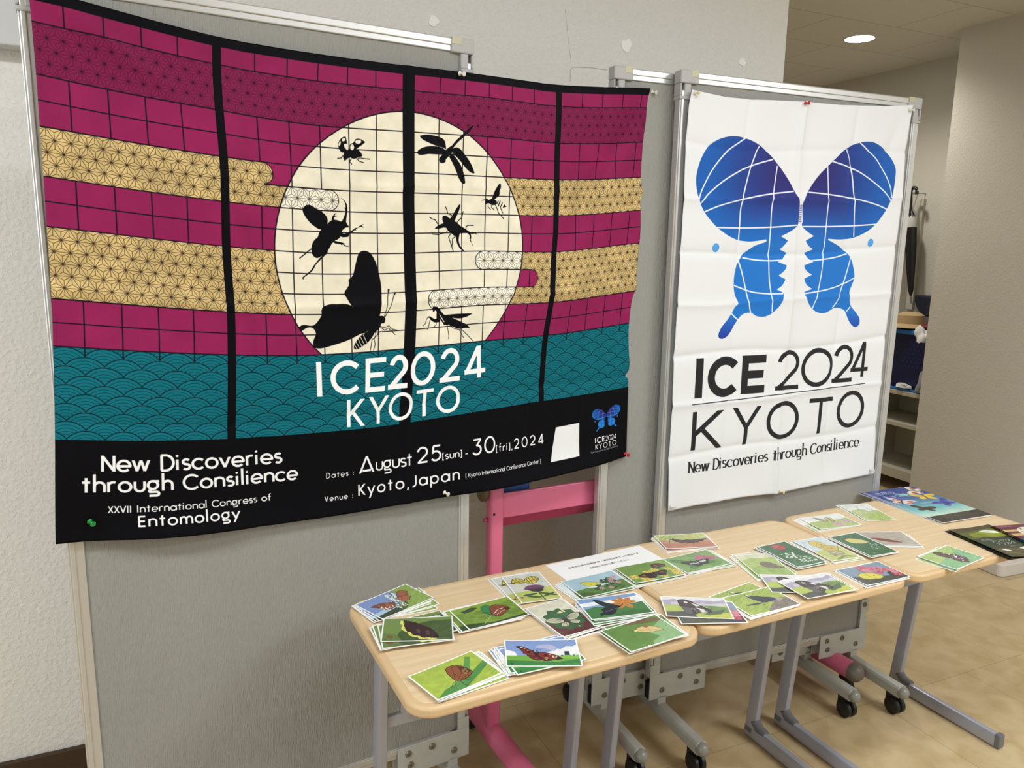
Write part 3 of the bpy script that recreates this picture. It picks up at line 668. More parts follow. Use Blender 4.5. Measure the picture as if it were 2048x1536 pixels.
def banner_art():
    cv = Canvas(BW, BH, 1.6, MAG); s = cv.s
    cv.noise(0.10, 60, 1)
    Xg, Yg = cv.grid(); Xg = Xg.astype(np.float32); Yg = Yg.astype(np.float32)
    r0 = 44.32 / 2
    def pill(x, k, left):      # band row between lattice lines k and k+1 with a round end at x
        yc = (Lr(k) + Lr(k + 1)) / 2
        e = x - r0 if left else x + r0
        row = (Yg >= Lr(k)) & (Yg < Lr(k + 1))
        return row & ((Xg < e) if left else (Xg > e)) | (np.hypot(Xg - e, Yg - yc) < r0)
    md = np.hypot(Xg - 714, Yg - 406); moon = (md < 308) & (Yg < Lr(14))
    g1 = pill(407, 5, True) | pill(547, 6, True)
    g2 = (Yg >= Lr(9)) & (Yg < Lr(12)) & (Xg < 714)
    g3 = (Yg >= Lr(5)) & (Yg < Lr(7)) & (Xg > 714)
    notch = pill(1071, 10, True) & (Yg >= Lr(10)) & (Yg < Lr(11))
    g4 = pill(892, 9, False) | pill(759, 11, False) | ((Yg >= Lr(10)) & (Yg < Lr(11)) & (Xg > 900) & ~notch)
    arm = pill(547, 6, True) | pill(892, 9, False) | pill(759, 11, False)
    top = (Yg >= Lr(1)) & (Yg < Lr(3))
    band = (g1 | g2 | g3 | g4)
    cv.mask(top & ~moon, (124, 32, 74))
    cv.mask(band & ~moon, GOLD)
    cv.mask(moon, MOON); cv.mask(moon & arm, (236, 232, 216))
    cv.noise(0.16, 26, 2, (band & ~moon).astype(np.float32) * 1.0 + moon * 0.45)
    # grid
    wl = 1.15
    lines = np.zeros_like(Xg)
    hl = np.zeros_like(Xg)
    for k in range(1, 15): hl = np.maximum(hl, soft(np.abs(Yg - Lr(k)), wl, s))
    vx = [50, 113, 176, 239] + [318 + 63.5 * k for k in range(1, 6)] + [728 + 63.5 * k for k in range(1, 6)] + [1125 + 62 * k for k in range(1, 5)]
    vl = np.zeros_like(Xg)
    for x in vx: vl = np.maximum(vl, soft(np.abs(Xg - x), wl, s))
    inband = (band & ~moon) | (moon & arm)
    intop = top & ~moon
    inner = inband | intop
    edge = np.zeros_like(Xg, bool)     # outline of the bands
    for m_ in (inband, intop):
        q = m_.copy(); q[1:] &= m_[:-1]; q[:-1] &= m_[1:]; q[:, 1:] &= m_[:, :-1]; q[:, :-1] &= m_[:, 1:]
        edge |= m_ & ~q
    d, st = asanoha(Xg, Yg, Lr(5))
    dt, stt = asanoha(Xg, Yg, Lr(1))
    al = np.maximum(soft(d, 0.42, s), soft(st, 2.0, s)) * inband * np.where(moon, 0.85, 0.95)
    cv.mask(al, (46, 32, 26))
    at = soft(dt, 0.5, s) * intop; cv.mask(at, (84, 18, 50)); cv.mask(soft(stt, 2.2, s) * intop, (52, 16, 40))
    ext = (Yg < Lr(14) + 17) & (Yg > 18)
    lines = np.maximum(hl * ~inner, vl * ~inner * ext)
    thick = edge.copy()
    for sh in (1, -1):
        thick |= np.roll(edge, sh, 0) | np.roll(edge, sh, 1)
    lines = np.maximum(lines, thick * (Yg < Lr(14)))
    lines = np.maximum(lines, soft(np.abs(md - 308), 1.4, s) * (Yg < Lr(14)))
    # sea of waves
    cell = np.where(Xg < 310, (Xg - 50) / 63.0, np.where(Xg < 714, (Xg - 318) / 63.5, np.where(Xg < 1117, (Xg - 728) / 63.5, (Xg - 1125) / 62.0)))
    sea = (Yg >= Lr(14)); 
    cv.mask(sea, TEAL)
    wv = np.zeros_like(Xg); tone = np.zeros_like(Xg)
    R0 = 41.0
    for j in range(-2, 12):
        yc = Lr(14) + j * 17.7 + R0
        ph = 0.5 if j % 2 == 0 else 0.0
        f = cell - ph; dx = (f - np.round(f)) * 63.5
        dd = np.hypot(dx, Yg - yc); inn = dd < R0
        ring = soft(np.abs(dd - R0 + .9), 1.0, s)
        for rr in (33.5, 27.5, 21.5, 15.5): ring = np.maximum(ring, 0.75 * soft(np.abs(dd - rr), 0.5, s))
        wv = np.where(inn, ring, wv)
    cv.mask(wv * sea, (10, 36, 46))
    cv.mask(lines * ~(sea & (Yg > Lr(14) + 17)), INK)
    low = Yg >= Lr(18)
    cv.mask(low, BLACK); cv.mask(Yg < 18, BLACK)
    for x0, x1 in ((302, 318), (699, 728), (1109, 1125.5)):
        cv.mask((Xg > x0) & (Xg < x1) & (Yg < Lr(18)), BLACK)
    # insects
    for q in INSECT_POLYS: cv.fill(smooth(dec(q), True, 3, .55), BLACK)
    for wd, q in INSECT_LINES: cv.line(dec(q), wd, BLACK)
    for q in CREAM_POLYS: cv.fill(dec(q), MOON)
    for wd, q in CREAM_LINES: cv.line(dec(q), wd, MOON)
    # title
    for ch, x0, y0, x1, y1 in (('I', 487, 644, 502.5, 722.5), ('C', 519.5, 644, 590.9, 722), ('E', 604.8, 643, 656, 722), ('2', 663.9, 641, 713, 720.5), ('0', 719.5, 638, 785.3, 720), ('2', 797.9, 637, 853, 719.5), ('4', 866, 639, 928, 719.4)):
        boxed(cv, ch, x0, y0, x1, y1, 12.0, WHITE)
    for ch, x0, y0, x1, y1 in (('K', 558, 735, 604, 799), ('Y', 615, 733, 668, 798), ('O', 669.6, 730, 733, 797), ('T', 740, 730, 784, 796), ('O', 792, 729, 854.5, 797)):
        boxed(cv, ch, x0, y0, x1, y1, 8.8, WHITE)
    tx = lambda *a, **k: text(cv, *a, WHITE, **k)
    tx('New Discoveries', 75, 407, 868, 32, 5.2); tx('through Consilience', 43, 440, 911, 30.5, 5.1)
    tx('XXVII International Congress of', 86, 384, 955, 14.5, 2.2); tx('Entomology', 135.5, 319, 985.5, 22.5, 3.6)
    tx('Dates :', 507, 577, 917.5, 12.5, 1.8); tx('A', 592, 629, 916.5, 41.5, 5.4); tx('ugust', 636, 731, 915, 31, 4.0)
    tx('25', 746, 803, 914.5, 41, 5.0); tx('[sun]', 808, 858, 913.5, 17.5, 2.6); tx('-', 867, 873, 913, 14, 2.4); tx('30', 888, 952, 915.5, 41, 5.0)
    tx('[fri],', 957, 1011, 917, 17.5, 2.6); tx('2024', 1019, 1123, 918.5, 26, 3.5)
    tx('Venue :', 503.5, 574.5, 974, 12.5, 1.8); tx('Kyoto,Japan', 588.5, 850, 971.5, 28, 4.1); tx('[ Kyoto International Conference Center ]', 867, 1111, 969, 9.6, 1.5)
    # small logo
    k = 0.1135
    M = lambda x, y: (1290.5 + (x - 60) * k * 1.22, 915.0 - (y - 1250) * k)
    wings(cv, M, 0.5, (150, 190, 240))
    tx('ICE', 1302, 1335, 948, 14.5, 3.0); tx('2024', 1340, 1379, 948.5, 14.5, 1.7); tx('KYOTO', 1302, 1379, 967, 14.5, 1.9, gap=.2)
    text(cv, 'New Discoveries through Consilience', 1286, 1386, 974.5, 5.4, 0.7, (170, 170, 176), serif=True, gap=.05, thin=.4)
    cv.fill([(1166, 882), (1247, 881), (1246, 974), (1146, 973)], (232, 232, 234))      # the plain white code sticker
    return cv.a

def logo_art():
    """white banner; canvas in millimetres of the board plane, y down from 1960"""
    cv = Canvas(860, 1240, 1.5, (224, 225, 228), 0, 0)
    M = lambda x, y: (x, 1960.0 - y)
    sk = lambda x, y: (x, 1960.0 - y - (x - 90) * 0.030)      # the print hangs a little off level
    wings(cv, M, 4.0, (226, 229, 236))
    K_ = (26, 26, 30)
    for ch, x0, x1, zt, zb, pen in (('I', 96, 125, 1188, 1071, 26), ('C', 139, 247, 1190, 1069, 25), ('E', 258, 346, 1190, 1074, 24), ('2', 388, 479, 1200, 1078, 13), ('0', 486, 617, 1202, 1080, 14), ('2', 618, 700, 1208, 1088, 13), ('4', 692, 768, 1215, 1101, 13)):
        boxed(cv, ch, x0, 1960 - zt, x1, 1960 - zb, pen, K_)
    for ch, x0, x1, zt, zb, pen in (('K', 94, 203, 1030, 914, 15), ('Y', 236, 341, 1034, 916, 14), ('O', 366, 492, 1043, 922, 14), ('T', 530, 628, 1043, 927, 13.5), ('O', 650, 770, 1058, 935, 14)):
        boxed(cv, ch, x0, 1960 - zt, x1, 1960 - zb, pen, K_)
    cv.line([sk(87, 1053), sk(761, 1059)], 2.4, K_)
    text(cv, 'New Discoveries through Consilience', 90, 761, 1960 - 846, 33, 5.8, K_, serif=True, gap=.12, thin=1.9, slope=-0.034)
    return cv.a


# ------------------------------------------------------------------ postcard pictures (mm, y down)
def P(s): return dec(s, 1.0)
def leaf(c, x, y, L, wd, rot, col, vein=None):
    t = np.linspace(0, PI, 12); q = np.vstack([np.stack([L * (1 - np.cos(t)) / 2, -wd * np.sin(t)], 1), np.stack([L * (1 + np.cos(t)) / 2, wd * 0.9 * np.sin(t)], 1)])
    r = math.radians(rot); R = np.array([[math.cos(r), math.sin(r)], [-math.sin(r), math.cos(r)]])
    c.fill(q @ R + (x, y), col)
    if vein:
        c.line(np.array([(0, 0), (L, 0)]) @ R + (x, y), 0.8, vein)
        for k in (0.3, 0.5, 0.7):
            for sg in (1, -1): c.line(np.array([(L * k, 0), (L * (k + .16), sg * wd * .6)]) @ R + (x, y), 0.6, vein)
def bloom(c, x, y, r, n, col, eye, seed=0, rx=0.35):
    g = random.Random(seed)
    for k in range(n):
        a = 360.0 * k / n + g.uniform(-8, 8)
        c.ell(x + r * .55 * math.cos(math.radians(a)), y + r * .55 * math.sin(math.radians(a)), r * .55, r * rx * .5, tuple(v * g.uniform(.86, 1.1) if v * 1.1 < 255 else v for v in col), a)
    c.ell(x, y, r * .22, r * .2, eye)
def specks(c, x0, y0, x1, y1, n, col, r, seed):
    g = random.Random(seed)
    for k in range(n): 
        rr = r * g.uniform(.5, 1.3); c.ell(g.uniform(x0, x1), g.uniform(y0, y1), rr, rr * g.uniform(.5, 1), col, g.uniform(0, 180))
def strokes(c, x0, y0, x1, y1, n, col, L, ang, wd, seed, al=.6):
    g = random.Random(seed)
    for k in range(n):
        x, y = g.uniform(x0, x1), g.uniform(y0, y1); a = math.radians(ang + g.uniform(-14, 14))
        c.line([(x, y), (x + L * math.cos(a), y + L * math.sin(a))], wd, col, al)
def outline(c, pts, col, edge=(40, 26, 22), wd=1.2):
    pts = smooth(pts, True, 4, .6); c.fill(pts, col); c.line(pts, wd, edge, closed=True)
def feelers(c, x, y, *ends, col=(36, 28, 24)):
    for ex, ey in ends: c.line([(x, y), ((x + ex) / 2 + 1, (y + ey) / 2 - 2), (ex, ey)], .8, col)
def title(c, s, x, y, sz, col): text(c, '', 0, 1, 0, 1, 1, col) if not s else cjk(c, s, x, y, sz, col)

def art_fritillary(c):
    c.a[:] = np.array((112, 142, 206)) / 255
    c.fill(P('0,70 60,62 70,100 0,100'), (168, 202, 228)); c.fill(P('96,0 148,0 148,100 66,100 74,74 108,40'), (132, 168, 62))
    c.fill(P('0,84 70,74 62,100 0,100'), (46, 64, 44)); c.fill(P('60,78 96,58 88,84 62,100'), (70, 92, 50))
    strokes(c, 96, 40, 140, 92, 22, (164, 196, 92), 22, -28, 1.6, 3)
    c.line(P('92,10 84,40 72,66 60,96'), 3, (84, 120, 60)); specks(c, 72, 14, 98, 40, 46, (238, 242, 226), 2.6, 4); specks(c, 58, 40, 84, 86, 56, (236, 240, 222), 2.4, 5)
    specks(c, 64, 24, 92, 80, 40, (74, 104, 58), 1.1, 6)
    outline(c, P('24,44 34,36 50,38 62,46 70,54 66,62 62,66 59,73 52,72 46,76 40,70 33,69 30,60'), (150, 76, 50)); outline(c, P('18,38 30,34 48,44 44,56 30,52'), (140, 66, 44))
    specks(c, 30, 44, 60, 70, 22, (240, 232, 214), 1.9, 7); specks(c, 30, 44, 60, 70, 10, (40, 26, 22), 1.3, 8); c.ell(66, 56, 5, 3.6, (104, 54, 38)); feelers(c, 68, 54, (66, 36), (74, 34))
    outline(c, P('92,38 100,24 110,17 120,18 122,25 126,32 120,38 118,46 108,48 100,52'), (160, 84, 48)); outline(c, P('90,40 104,44 114,48 113,54 116,58 108,62 104,68 96,66 90,68 86,60 85,50'), (178, 92, 56))
    specks(c, 92, 26, 118, 62, 22, (52, 30, 24), 1.3, 9); cjk(c, 'ミドリヒョウモン', 104, 93, 4.4, (238, 238, 226))
def art_mourning(c):
    c.a[:] = np.array((112, 142, 64)) / 255
    c.fill(P('36,62 60,34 96,18 148,14 148,100 28,100'), (62, 88, 40)); strokes(c, 84, 24, 140, 88, 24, (104, 128, 70), 26, -34, 1, 1); c.fill(P('0,66 30,70 44,100 0,100'), (96, 124, 56))
    c.line(smooth(P('41,13 40,24 45,34 43,46 49,56 56,62 60,74 68,80 76,82 82,90 94,88 102,93 112,89'), False, 4), 6.5, (232, 226, 96))
    outline(c, P('43,12 56,16 70,24 84,36 102,52 112,70 117,84 110,90 98,86 88,88 80,80 68,76 64,66 52,58 50,46 45,34 47,24'), (54, 30, 32), (30, 18, 20))
    c.fill(P('70,52 74,68 80,66 78,50'), (84, 62, 62)); c.fill(P('90,58 92,78 100,76 98,58'), (80, 60, 60)); c.ell(113, 85, 5, 3.4, (28, 18, 18), 20); feelers(c, 96, 48, (102, 30))
    c.fill(P('12,76 22,76 24,86 12,86'), (120, 84, 50)); cjk(c, 'キベリタテハ', 112, 94, 4.6, (228, 222, 130))
def art_hairstreak(c):
    c.a[:] = np.array((168, 196, 58)) / 255; c.noise(.12, 9, 11)
    c.fill(P('0,100 30,80 80,72 148,40 148,56 90,86 60,100'), (74, 146, 62)); c.fill(P('40,100 54,76 92,50 124,10 132,16 104,56 70,84 58,100'), (86, 156, 70)); strokes(c, 30, 60, 140, 96, 26, (60, 126, 54), 22, -28, .8, 2)
    outline(c, P('62,66 64,40 70,24 82,20 96,26 104,44 106,60 96,68 80,72 70,72'), (146, 74, 38)); c.fill(P('92,26 104,44 106,58 96,60 90,44'), (88, 50, 36))
    for q in ('66,60 76,40 84,22', '68,66 86,52 98,32', '72,70 92,64 104,52'): c.line(P(q), .9, (72, 36, 24))
    c.ell(76, 52, 3, 2.6, (30, 22, 20)); c.ell(76, 52, 1.4, 1.2, (220, 190, 110))
    for x, y in ((92, 58), (98, 54), (94, 48), (100, 46)): c.ell(x, y, 2.6, 2.6, (206, 160, 70)); c.ell(x, y, 1.3, 1.3, (40, 26, 20))
    for q in ('70,72 68,86 72,94', '76,72 86,82 90,88', '82,70 94,78'): c.line(P(q), 1.1, (52, 34, 26))
    feelers(c, 62, 68, (44, 80), (48, 90)); cjk(c, 'ヒカゲ', 124, 62, 5, (40, 56, 30))
def art_peacock(c):
    c.a[:] = np.array((122, 152, 214)) / 255
    c.fill(P('0,36 8,40 20,46 24,60 0,62'), (240, 240, 240)); c.fill(P('78,60 82,48 94,44 104,36 112,38 124,26 136,28 148,20 148,62'), (238, 240, 242)); c.noise(.06, 12, 3)
    c.fill(P('0,60 148,60 148,100 0,100'), (112, 178, 56)); c.fill(P('0,76 50,80 100,84 148,74 148,100 0,100'), (52, 136, 58)); c.fill(P('60,62 148,60 148,70 90,72'), (132, 196, 66))
    for k in range(26):
        a = math.radians(200 + k * 8); c.line([(82, 34), (82 + 22 * math.cos(a), 34 + 16 * math.sin(a))], 2.2, (176, 178, 216))
    c.line(P('88,72 90,84'), 2, (60, 110, 56)); c.fill(P('118,46 127,46 128,60 117,60'), (44, 58, 66)); specks(c, 108, 56, 116, 62, 9, (230, 232, 232), 2.2, 5); specks(c, 130, 56, 140, 62, 9, (230, 232, 232), 2.2, 6); c.ell(112, 61, 3, 1.6, (40, 40, 40)); c.ell(135, 61, 3, 1.6, (40, 40, 40))
    outline(c, P('62,56 72,64 74,72 66,78 58,76 50,70 46,62'), (112, 34, 36), (36, 20, 22)); outline(c, P('66,54 80,58 88,66 90,76 84,80 76,80 70,74'), (104, 32, 34), (36, 20, 22))
    outline(c, P('62,52 50,38 38,28 30,24 23,25 27,32 32,36 33,42 36,46 36,52 42,55 44,62 50,60 56,64 62,60'), (128, 38, 36), (36, 20, 22)); outline(c, P('64,48 78,49 94,56 106,65 112,74 106,74 101,77 95,74 88,77 80,70 72,68 66,62'), (134, 40, 36), (36, 20, 22))
    c.fill(P('23,25 30,24 40,30 34,36 27,32'), (40, 26, 28)); c.fill(P('98,62 112,74 104,76 96,70'), (40, 26, 30)); c.fill(P('44,40 50,44 48,52 43,48'), (60, 28, 28)); c.fill(P('78,54 84,56 82,64 76,60'), (60, 28, 28)); c.ell(63, 54, 2.6, 9, (48, 30, 28), 20); feelers(c, 62, 46, (66, 34), (72, 38))
    for x, y in ((40, 34), (46, 42), (88, 58), (94, 62), (60, 70), (80, 74)): c.ell(x, y, 1.6, 1.2, (222, 196, 150))
    c.fill(P('24,26 36,24 38,34 30,36'), (44, 28, 28)); c.ell(34, 30, 3, 2, (238, 214, 170)); c.ell(97, 66, 4.6, 3.4, (240, 224, 196)); c.ell(97, 66, 2.4, 1.9, (60, 40, 46)); c.ell(80, 70, 4, 3.2, (222, 178, 80)); c.ell(80, 70, 2.4, 2, (40, 30, 40)); c.line(P('56,40 60,58 70,70'), 2.4, (60, 28, 28))
    c.fill(P('10,88 15,88 15,93 10,93'), (30, 70, 40)); cjk(c, 'クジャクチョウ', 114, 94, 4.6, (240, 244, 236))
def art_leaf(c):
    c.a[:] = np.array((112, 150, 44)) / 255; c.noise(.2, 14, 8)
    c.fill(P('0,0 148,0 148,16 90,26 40,34 0,24'), (136, 172, 46)); c.fill(P('18,20 50,10 62,18 44,28 24,30'), (52, 74, 40)); strokes(c, 10, 40, 90, 90, 34, (160, 190, 84), 30, 20, 1.2, 4); strokes(c, 100, 20, 140, 70, 20, (80, 112, 40), 26, 40, 2, 5)
    c.fill(P('0,76 26,80 60,92 148,88 148,100 0,100'), (52, 76, 38)); c.line(P('40,92 70,66 96,48'), 1.4, (188, 206, 120))
    outline(c, P('66,52 64,34 70,18 84,14 92,30 88,50 78,60'), (44, 132, 70), (30, 80, 50))
    outline(c, P('76,64 80,44 90,26 104,22 116,34 124,44 124,54 112,62 98,70 86,76'), (138, 68, 42)); c.line(P('80,60 98,46 116,44'), 2, (224, 208, 196)); c.line(P('84,66 104,56 122,52'), 1.2, (232, 220, 206)); c.line(P('92,30 98,46'), 1, (90, 40, 28)); c.fill(P('112,42 124,46 122,56 112,56'), (84, 42, 32))
    feelers(c, 78, 66, (66, 56), (62, 66)); cjk(c, 'ウラナミアカシジミ', 18, 94, 4, (232, 232, 214))
def art_swallow(c):
    c.a[:] = np.array((206, 212, 198)) / 255; c.fill(P('0,96 40,90 100,84 100,148 0,148'), (184, 196, 92)); c.fill(P('40,100 100,80 100,148 60,148'), (196, 206, 96)); c.noise(.08, 12, 3)
    for q, m in (('14,38 22,22 30,18 40,24 46,36 44,48 30,50 20,48', 1), ('44,44 54,26 70,18 82,24 84,36 76,48 66,56 52,56', 1)):
        outline(c, P(q), (222, 206, 70), (34, 28, 22), 1.6)
    for q in ('22,24 26,46', '28,20 34,48', '36,22 42,46', '54,30 56,54', '62,22 62,54', '70,20 72,50', '78,24 78,44', '48,46 80,34', '18,40 42,40'): c.line(P(q), 1.6, (34, 28, 22))
    c.ell(15, 44, 6, 4, (110, 90, 30)); feelers(c, 10, 44, (2, 34), (0, 42)); c.line(P('84,54 96,52'), 1, (34, 28, 22)); c.line(P('50,56 46,66 58,70'), 1, (34, 28, 22))
    for k in range(40):
        a = math.radians(180 + k * 4.6); c.line([(56, 86), (56 + 25 * math.cos(a), 84 + 20 * math.sin(a))], 1.6, ((112, 58, 110), (138, 82, 132), (72, 44, 74))[k % 3])
    c.fill(P('36,84 78,84 72,100 60,104 46,98'), (58, 58, 52)); leaf(c, 58, 106, 44, 5, 34, (54, 92, 62)); leaf(c, 54, 108, 38, 5, 172, (60, 96, 62)); c.line(P('58,102 60,148'), 3, (52, 88, 56)); leaf(c, 58, 130, 36, 5, 200, (64, 100, 62)); leaf(c, 60, 128, 36, 4, -20, (54, 92, 58)); c.fill(P('8,118 14,118 14,126 8,126'), (150, 60, 40))
def art_parnassius(c):
    c.a[:] = np.array((214, 212, 186)) / 255; c.fill(P('0,70 40,104 100,70 100,148 0,148'), (92, 42, 38)); c.noise(.1, 10, 5)
    q = []
    for k in range(40):
        a = 2 * PI * k / 40; r = 1 + .09 * math.cos(a * 10); q.append((50 + 42 * r * math.cos(a), 82 + 46 * r * math.sin(a)))
    c.fill(np.array(q), (44, 96, 52)); strokes(c, 20, 50, 80, 110, 18, (70, 124, 72), 20, 40, 1, 6)
    specks(c, 52, 44, 70, 56, 14, (236, 232, 176), 2.6, 3); specks(c, 54, 48, 66, 54, 6, (220, 196, 80), 1.4, 4)
    for q in ('48,84 36,72 20,66 8,70 10,82 24,92 40,94', '52,84 64,74 80,68 92,72 90,82 78,92 62,96', '46,92 32,96 26,108 38,114 48,104', '54,92 70,96 76,106 66,114 54,104'):
        outline(c, P(q), (196, 196, 158), (44, 44, 38), 1.4); p = P(q); m = p.mean(0)
        for v in p[1:-1]: c.line([p[0], (v + m) / 2 * .6 + v * .4], .9, (60, 60, 50))
    c.ell(50, 90, 6, 14, (52, 48, 44)); c.ell(92, 116, 2, 2, (200, 60, 60)); specks(c, 30, 116, 80, 140, 26, (120, 60, 80), 1.4, 9); c.ell(60, 124, 1.4, 3, (236, 226, 190))
def art_clover(c):
    c.a[:] = np.array((160, 198, 214)) / 255; c.noise(.05, 14, 1); c.fill(P('0,64 40,58 90,60 148,50 148,100 0,100'), (84, 132, 52)); c.fill(P('0,74 30,78 60,100 0,100'), (64, 104, 46)); c.fill(P('30,58 80,52 110,58 60,64'), (224, 232, 232))
    g = random.Random(3)
    for k in range(34): leaf(c, g.uniform(58, 128), g.uniform(36, 84), g.uniform(12, 20), g.uniform(3, 5), g.uniform(0, 360), ((42, 84, 48), (58, 106, 56), (34, 66, 44))[k % 3])
    for x, y in ((118, 40), (112, 52), (94, 78), (124, 62), (70, 74), (130, 34)): bloom(c, x, y, 8, 9, (206, 150, 150), (150, 90, 100), int(x))
    outline(c, P('38,26 52,28 70,36 82,44 80,52 66,54 50,54 42,44'), (222, 214, 66), (90, 86, 34)); c.line(P('44,34 60,44 78,48'), .9, (170, 160, 50)); c.ell(58, 46, 1.8, 1.8, (150, 130, 50)); feelers(c, 82, 48, (90, 40), (92, 46)); specks(c, 10, 82, 16, 88, 3, (60, 70, 40), 2, 2)
def art_orange(c):
    c.a[:] = np.array((118, 160, 212)) / 255; c.fill(P('0,24 40,20 90,22 148,14 148,34 90,36 40,40 0,44'), (240, 244, 246)); c.fill(P('0,40 40,38 80,42 148,30 148,60 0,60'), (122, 164, 212)); c.fill(P('0,54 30,44 60,50 110,44 148,40 148,100 0,100'), (62, 126, 62)); c.fill(P('92,30 148,26 148,44 110,48'), (232, 240, 240)); c.noise(.06, 12, 5)
    c.fill(P('60,84 100,74 140,78 148,100 70,100'), (52, 112, 52))
    for a in (270, 222, 318, 180, 0, 130, 70): leaf(c, 102, 40, 30, 7, a, (218, 132, 50), (156, 78, 30))
    specks(c, 80, 20, 124, 62, 30, (150, 70, 30), .9, 2)
    outline(c, P('38,8 50,16 64,32 78,44 88,54 80,60 64,54 50,44 42,28'), (24, 46, 46), (12, 18, 20)); outline(c, P('86,56 76,62 66,78 52,86 36,82 26,80 40,74 40,60 56,50 72,52'), (34, 36, 52), (12, 14, 20)); c.line(P('44,72 60,66 78,60'), 1.2, (130, 120, 130)); c.line(P('32,84 24,90'), 2.6, (20, 24, 30)); c.line(P('88,54 98,44'), 1.4, (20, 20, 20)); cjk(c, 'カラスアゲハ', 40, 95, 3.6, (232, 236, 226))
def art_moth(c):
    c.a[:] = np.array((92, 140, 54)) / 255; c.fill(P('40,0 110,0 148,16 148,30 118,22 92,18 66,10'), (112, 92, 54)); c.fill(P('84,52 148,20 148,100 60,100 70,86 96,76'), (130, 178, 112)); strokes(c, 90, 40, 144, 94, 16, (156, 198, 140), 22, -24, 1, 2); c.noise(.08, 14, 7)
    outline(c, P('66,34 76,28 92,28 104,34 116,46 120,60 106,58 92,56 78,50 68,42'), (222, 190, 118), (92, 64, 40)); c.line(P('70,40 88,44 116,58'), .9, (150, 112, 66)); c.line(P('90,30 94,42 92,54'), .9, (150, 112, 66)); c.fill(P('88,26 98,28 104,34 94,36'), (176, 66, 66)); c.ell(65, 36, 5, 3.4, (232, 214, 160)); feelers(c, 62, 36, (52, 28), (52, 38)); c.line(P('44,52 52,50 54,54'), 1, (40, 66, 30)); c.line(P('60,76 64,72'), 1, (40, 66, 30)); cjk(c, 'ウスキ', 10, 10, 4, (190, 206, 80)); specks(c, 40, 92, 60, 97, 5, (220, 226, 200), 1.4, 3)
def art_yellowflower(c):
    c.a[:] = np.array((110, 152, 60)) / 255; c.fill(P('96,0 148,0 148,60 110,50'), (136, 178, 76)); c.noise(.1, 12, 2)
    g = random.Random(5)
    for k in range(15): bloom(c, g.uniform(14, 140), g.uniform(46, 92), g.uniform(8, 13), 11, (228, 206, 70), (190, 120, 40), k, .3)
    outline(c, P('30,66 46,58 62,58 72,62 78,58 84,62 100,56 116,60 113,68 106,74 102,82 92,84 84,80 78,74 72,84 62,88 52,86 46,80 38,78'), (44, 28, 24), (28, 18, 16)); c.ell(98, 66, 5, 3.4, (170, 66, 44)); c.fill(P('36,70 50,62 48,74'), (176, 84, 42))
    outline(c, P('92,34 94,22 106,16 122,20 132,30 128,40 112,40 102,44'), (84, 58, 46), (44, 30, 26)); c.ell(104, 26, 3, 2.4, (170, 100, 80)); c.line(P('98,36 112,32 126,34'), 1.4, (170, 140, 120)); specks(c, 96, 42, 108, 48, 6, (110, 120, 110), 2, 3)
def art_orangebg(c):
    c.a[:] = np.array((190, 202, 120)) / 255; c.fill(P('0,34 40,50 100,44 148,40 148,100 0,100'), (206, 148, 112)); c.fill(P('0,60 60,66 148,60 148,100 0,100'), (192, 122, 92)); c.noise(.14, 16, 4); strokes(c, 4, 4, 60, 40, 16, (132, 166, 76), 24, -50, 2, 3); c.line(P('24,62 34,40 50,26'), 2.4, (96, 82, 56))
    specks(c, 84, 10, 124, 34, 24, (226, 182, 66), 2.2, 5); c.line(P('120,10 124,34'), 2, (210, 150, 50))
    outline(c, P('34,30 46,33 60,40 74,44 82,40 90,43 104,44 122,42 140,40 135,47 128,50 122,58 112,57 106,64 96,63 92,70 82,66 74,70 66,64 58,64 52,56 46,54 42,44'), (68, 50, 50), (40, 30, 32)); specks(c, 50, 40, 122, 60, 16, (168, 126, 110), 1.8, 6); c.ell(60, 50, 2, 1.6, (226, 216, 206))
def art_admiral(c):
    c.a[:] = np.array((128, 170, 92)) / 255; c.noise(.14, 14, 3)
    for k, (x, y, r_) in enumerate(((10, 20, 30), (70, 14, 10), (30, 80, -20), (90, 84, -10), (120, 70, 200), (60, 30, 60))): leaf(c, x, y, 44, 11, r_, ((74, 128, 66), (104, 154, 82))[k % 2], (150, 190, 120))
    for k, (x, y) in enumerate(((98, 28), (110, 36), (90, 36), (126, 50), (118, 46))): bloom(c, x, y, 10, 9, (206, 96, 140), (170, 60, 100), k, .5)
    outline(c, P('28,42 42,37 58,42 72,47 76,44 80,47 94,45 112,49 108,56 102,60 100,68 92,72 84,72 78,68 72,74 62,73 54,70 50,64 42,62 36,54'), (54, 52, 54), (28, 26, 28)); specks(c, 44, 50, 100, 60, 20, (236, 236, 232), 2, 2); c.line(P('48,54 70,60 96,56'), 3, (232, 232, 228)); c.ell(76, 60, 3, 10, (54, 50, 50)); specks(c, 20, 84, 40, 92, 5, (60, 80, 50), 1.4, 5)
def art_grey(c):
    c.a[:] = np.array((214, 214, 176)) / 255; c.fill(P('0,40 30,24 70,30 100,24 100,148 0,148'), (172, 196, 104)); c.fill(P('0,90 40,70 100,84 100,148 0,148'), (150, 184, 88)); c.noise(.12, 12, 9); strokes(c, 6, 40, 90, 130, 26, (196, 212, 132), 30, 60, 2, 4)
    outline(c, P('40,64 50,52 66,54 78,66 86,84 92,94 78,94 60,90 46,80'), (128, 112, 104), (70, 58, 56)); c.line(P('44,68 62,72 88,92'), 1, (84, 70, 66)); c.line(P('52,58 66,70 76,88'), .8, (84, 70, 66)); specks(c, 52, 64, 82, 90, 16, (92, 78, 76), 1.2, 6); feelers(c, 90, 92, (98, 82), (99, 90)); specks(c, 70, 132, 92, 138, 12, (50, 60, 36), 1.4, 3)
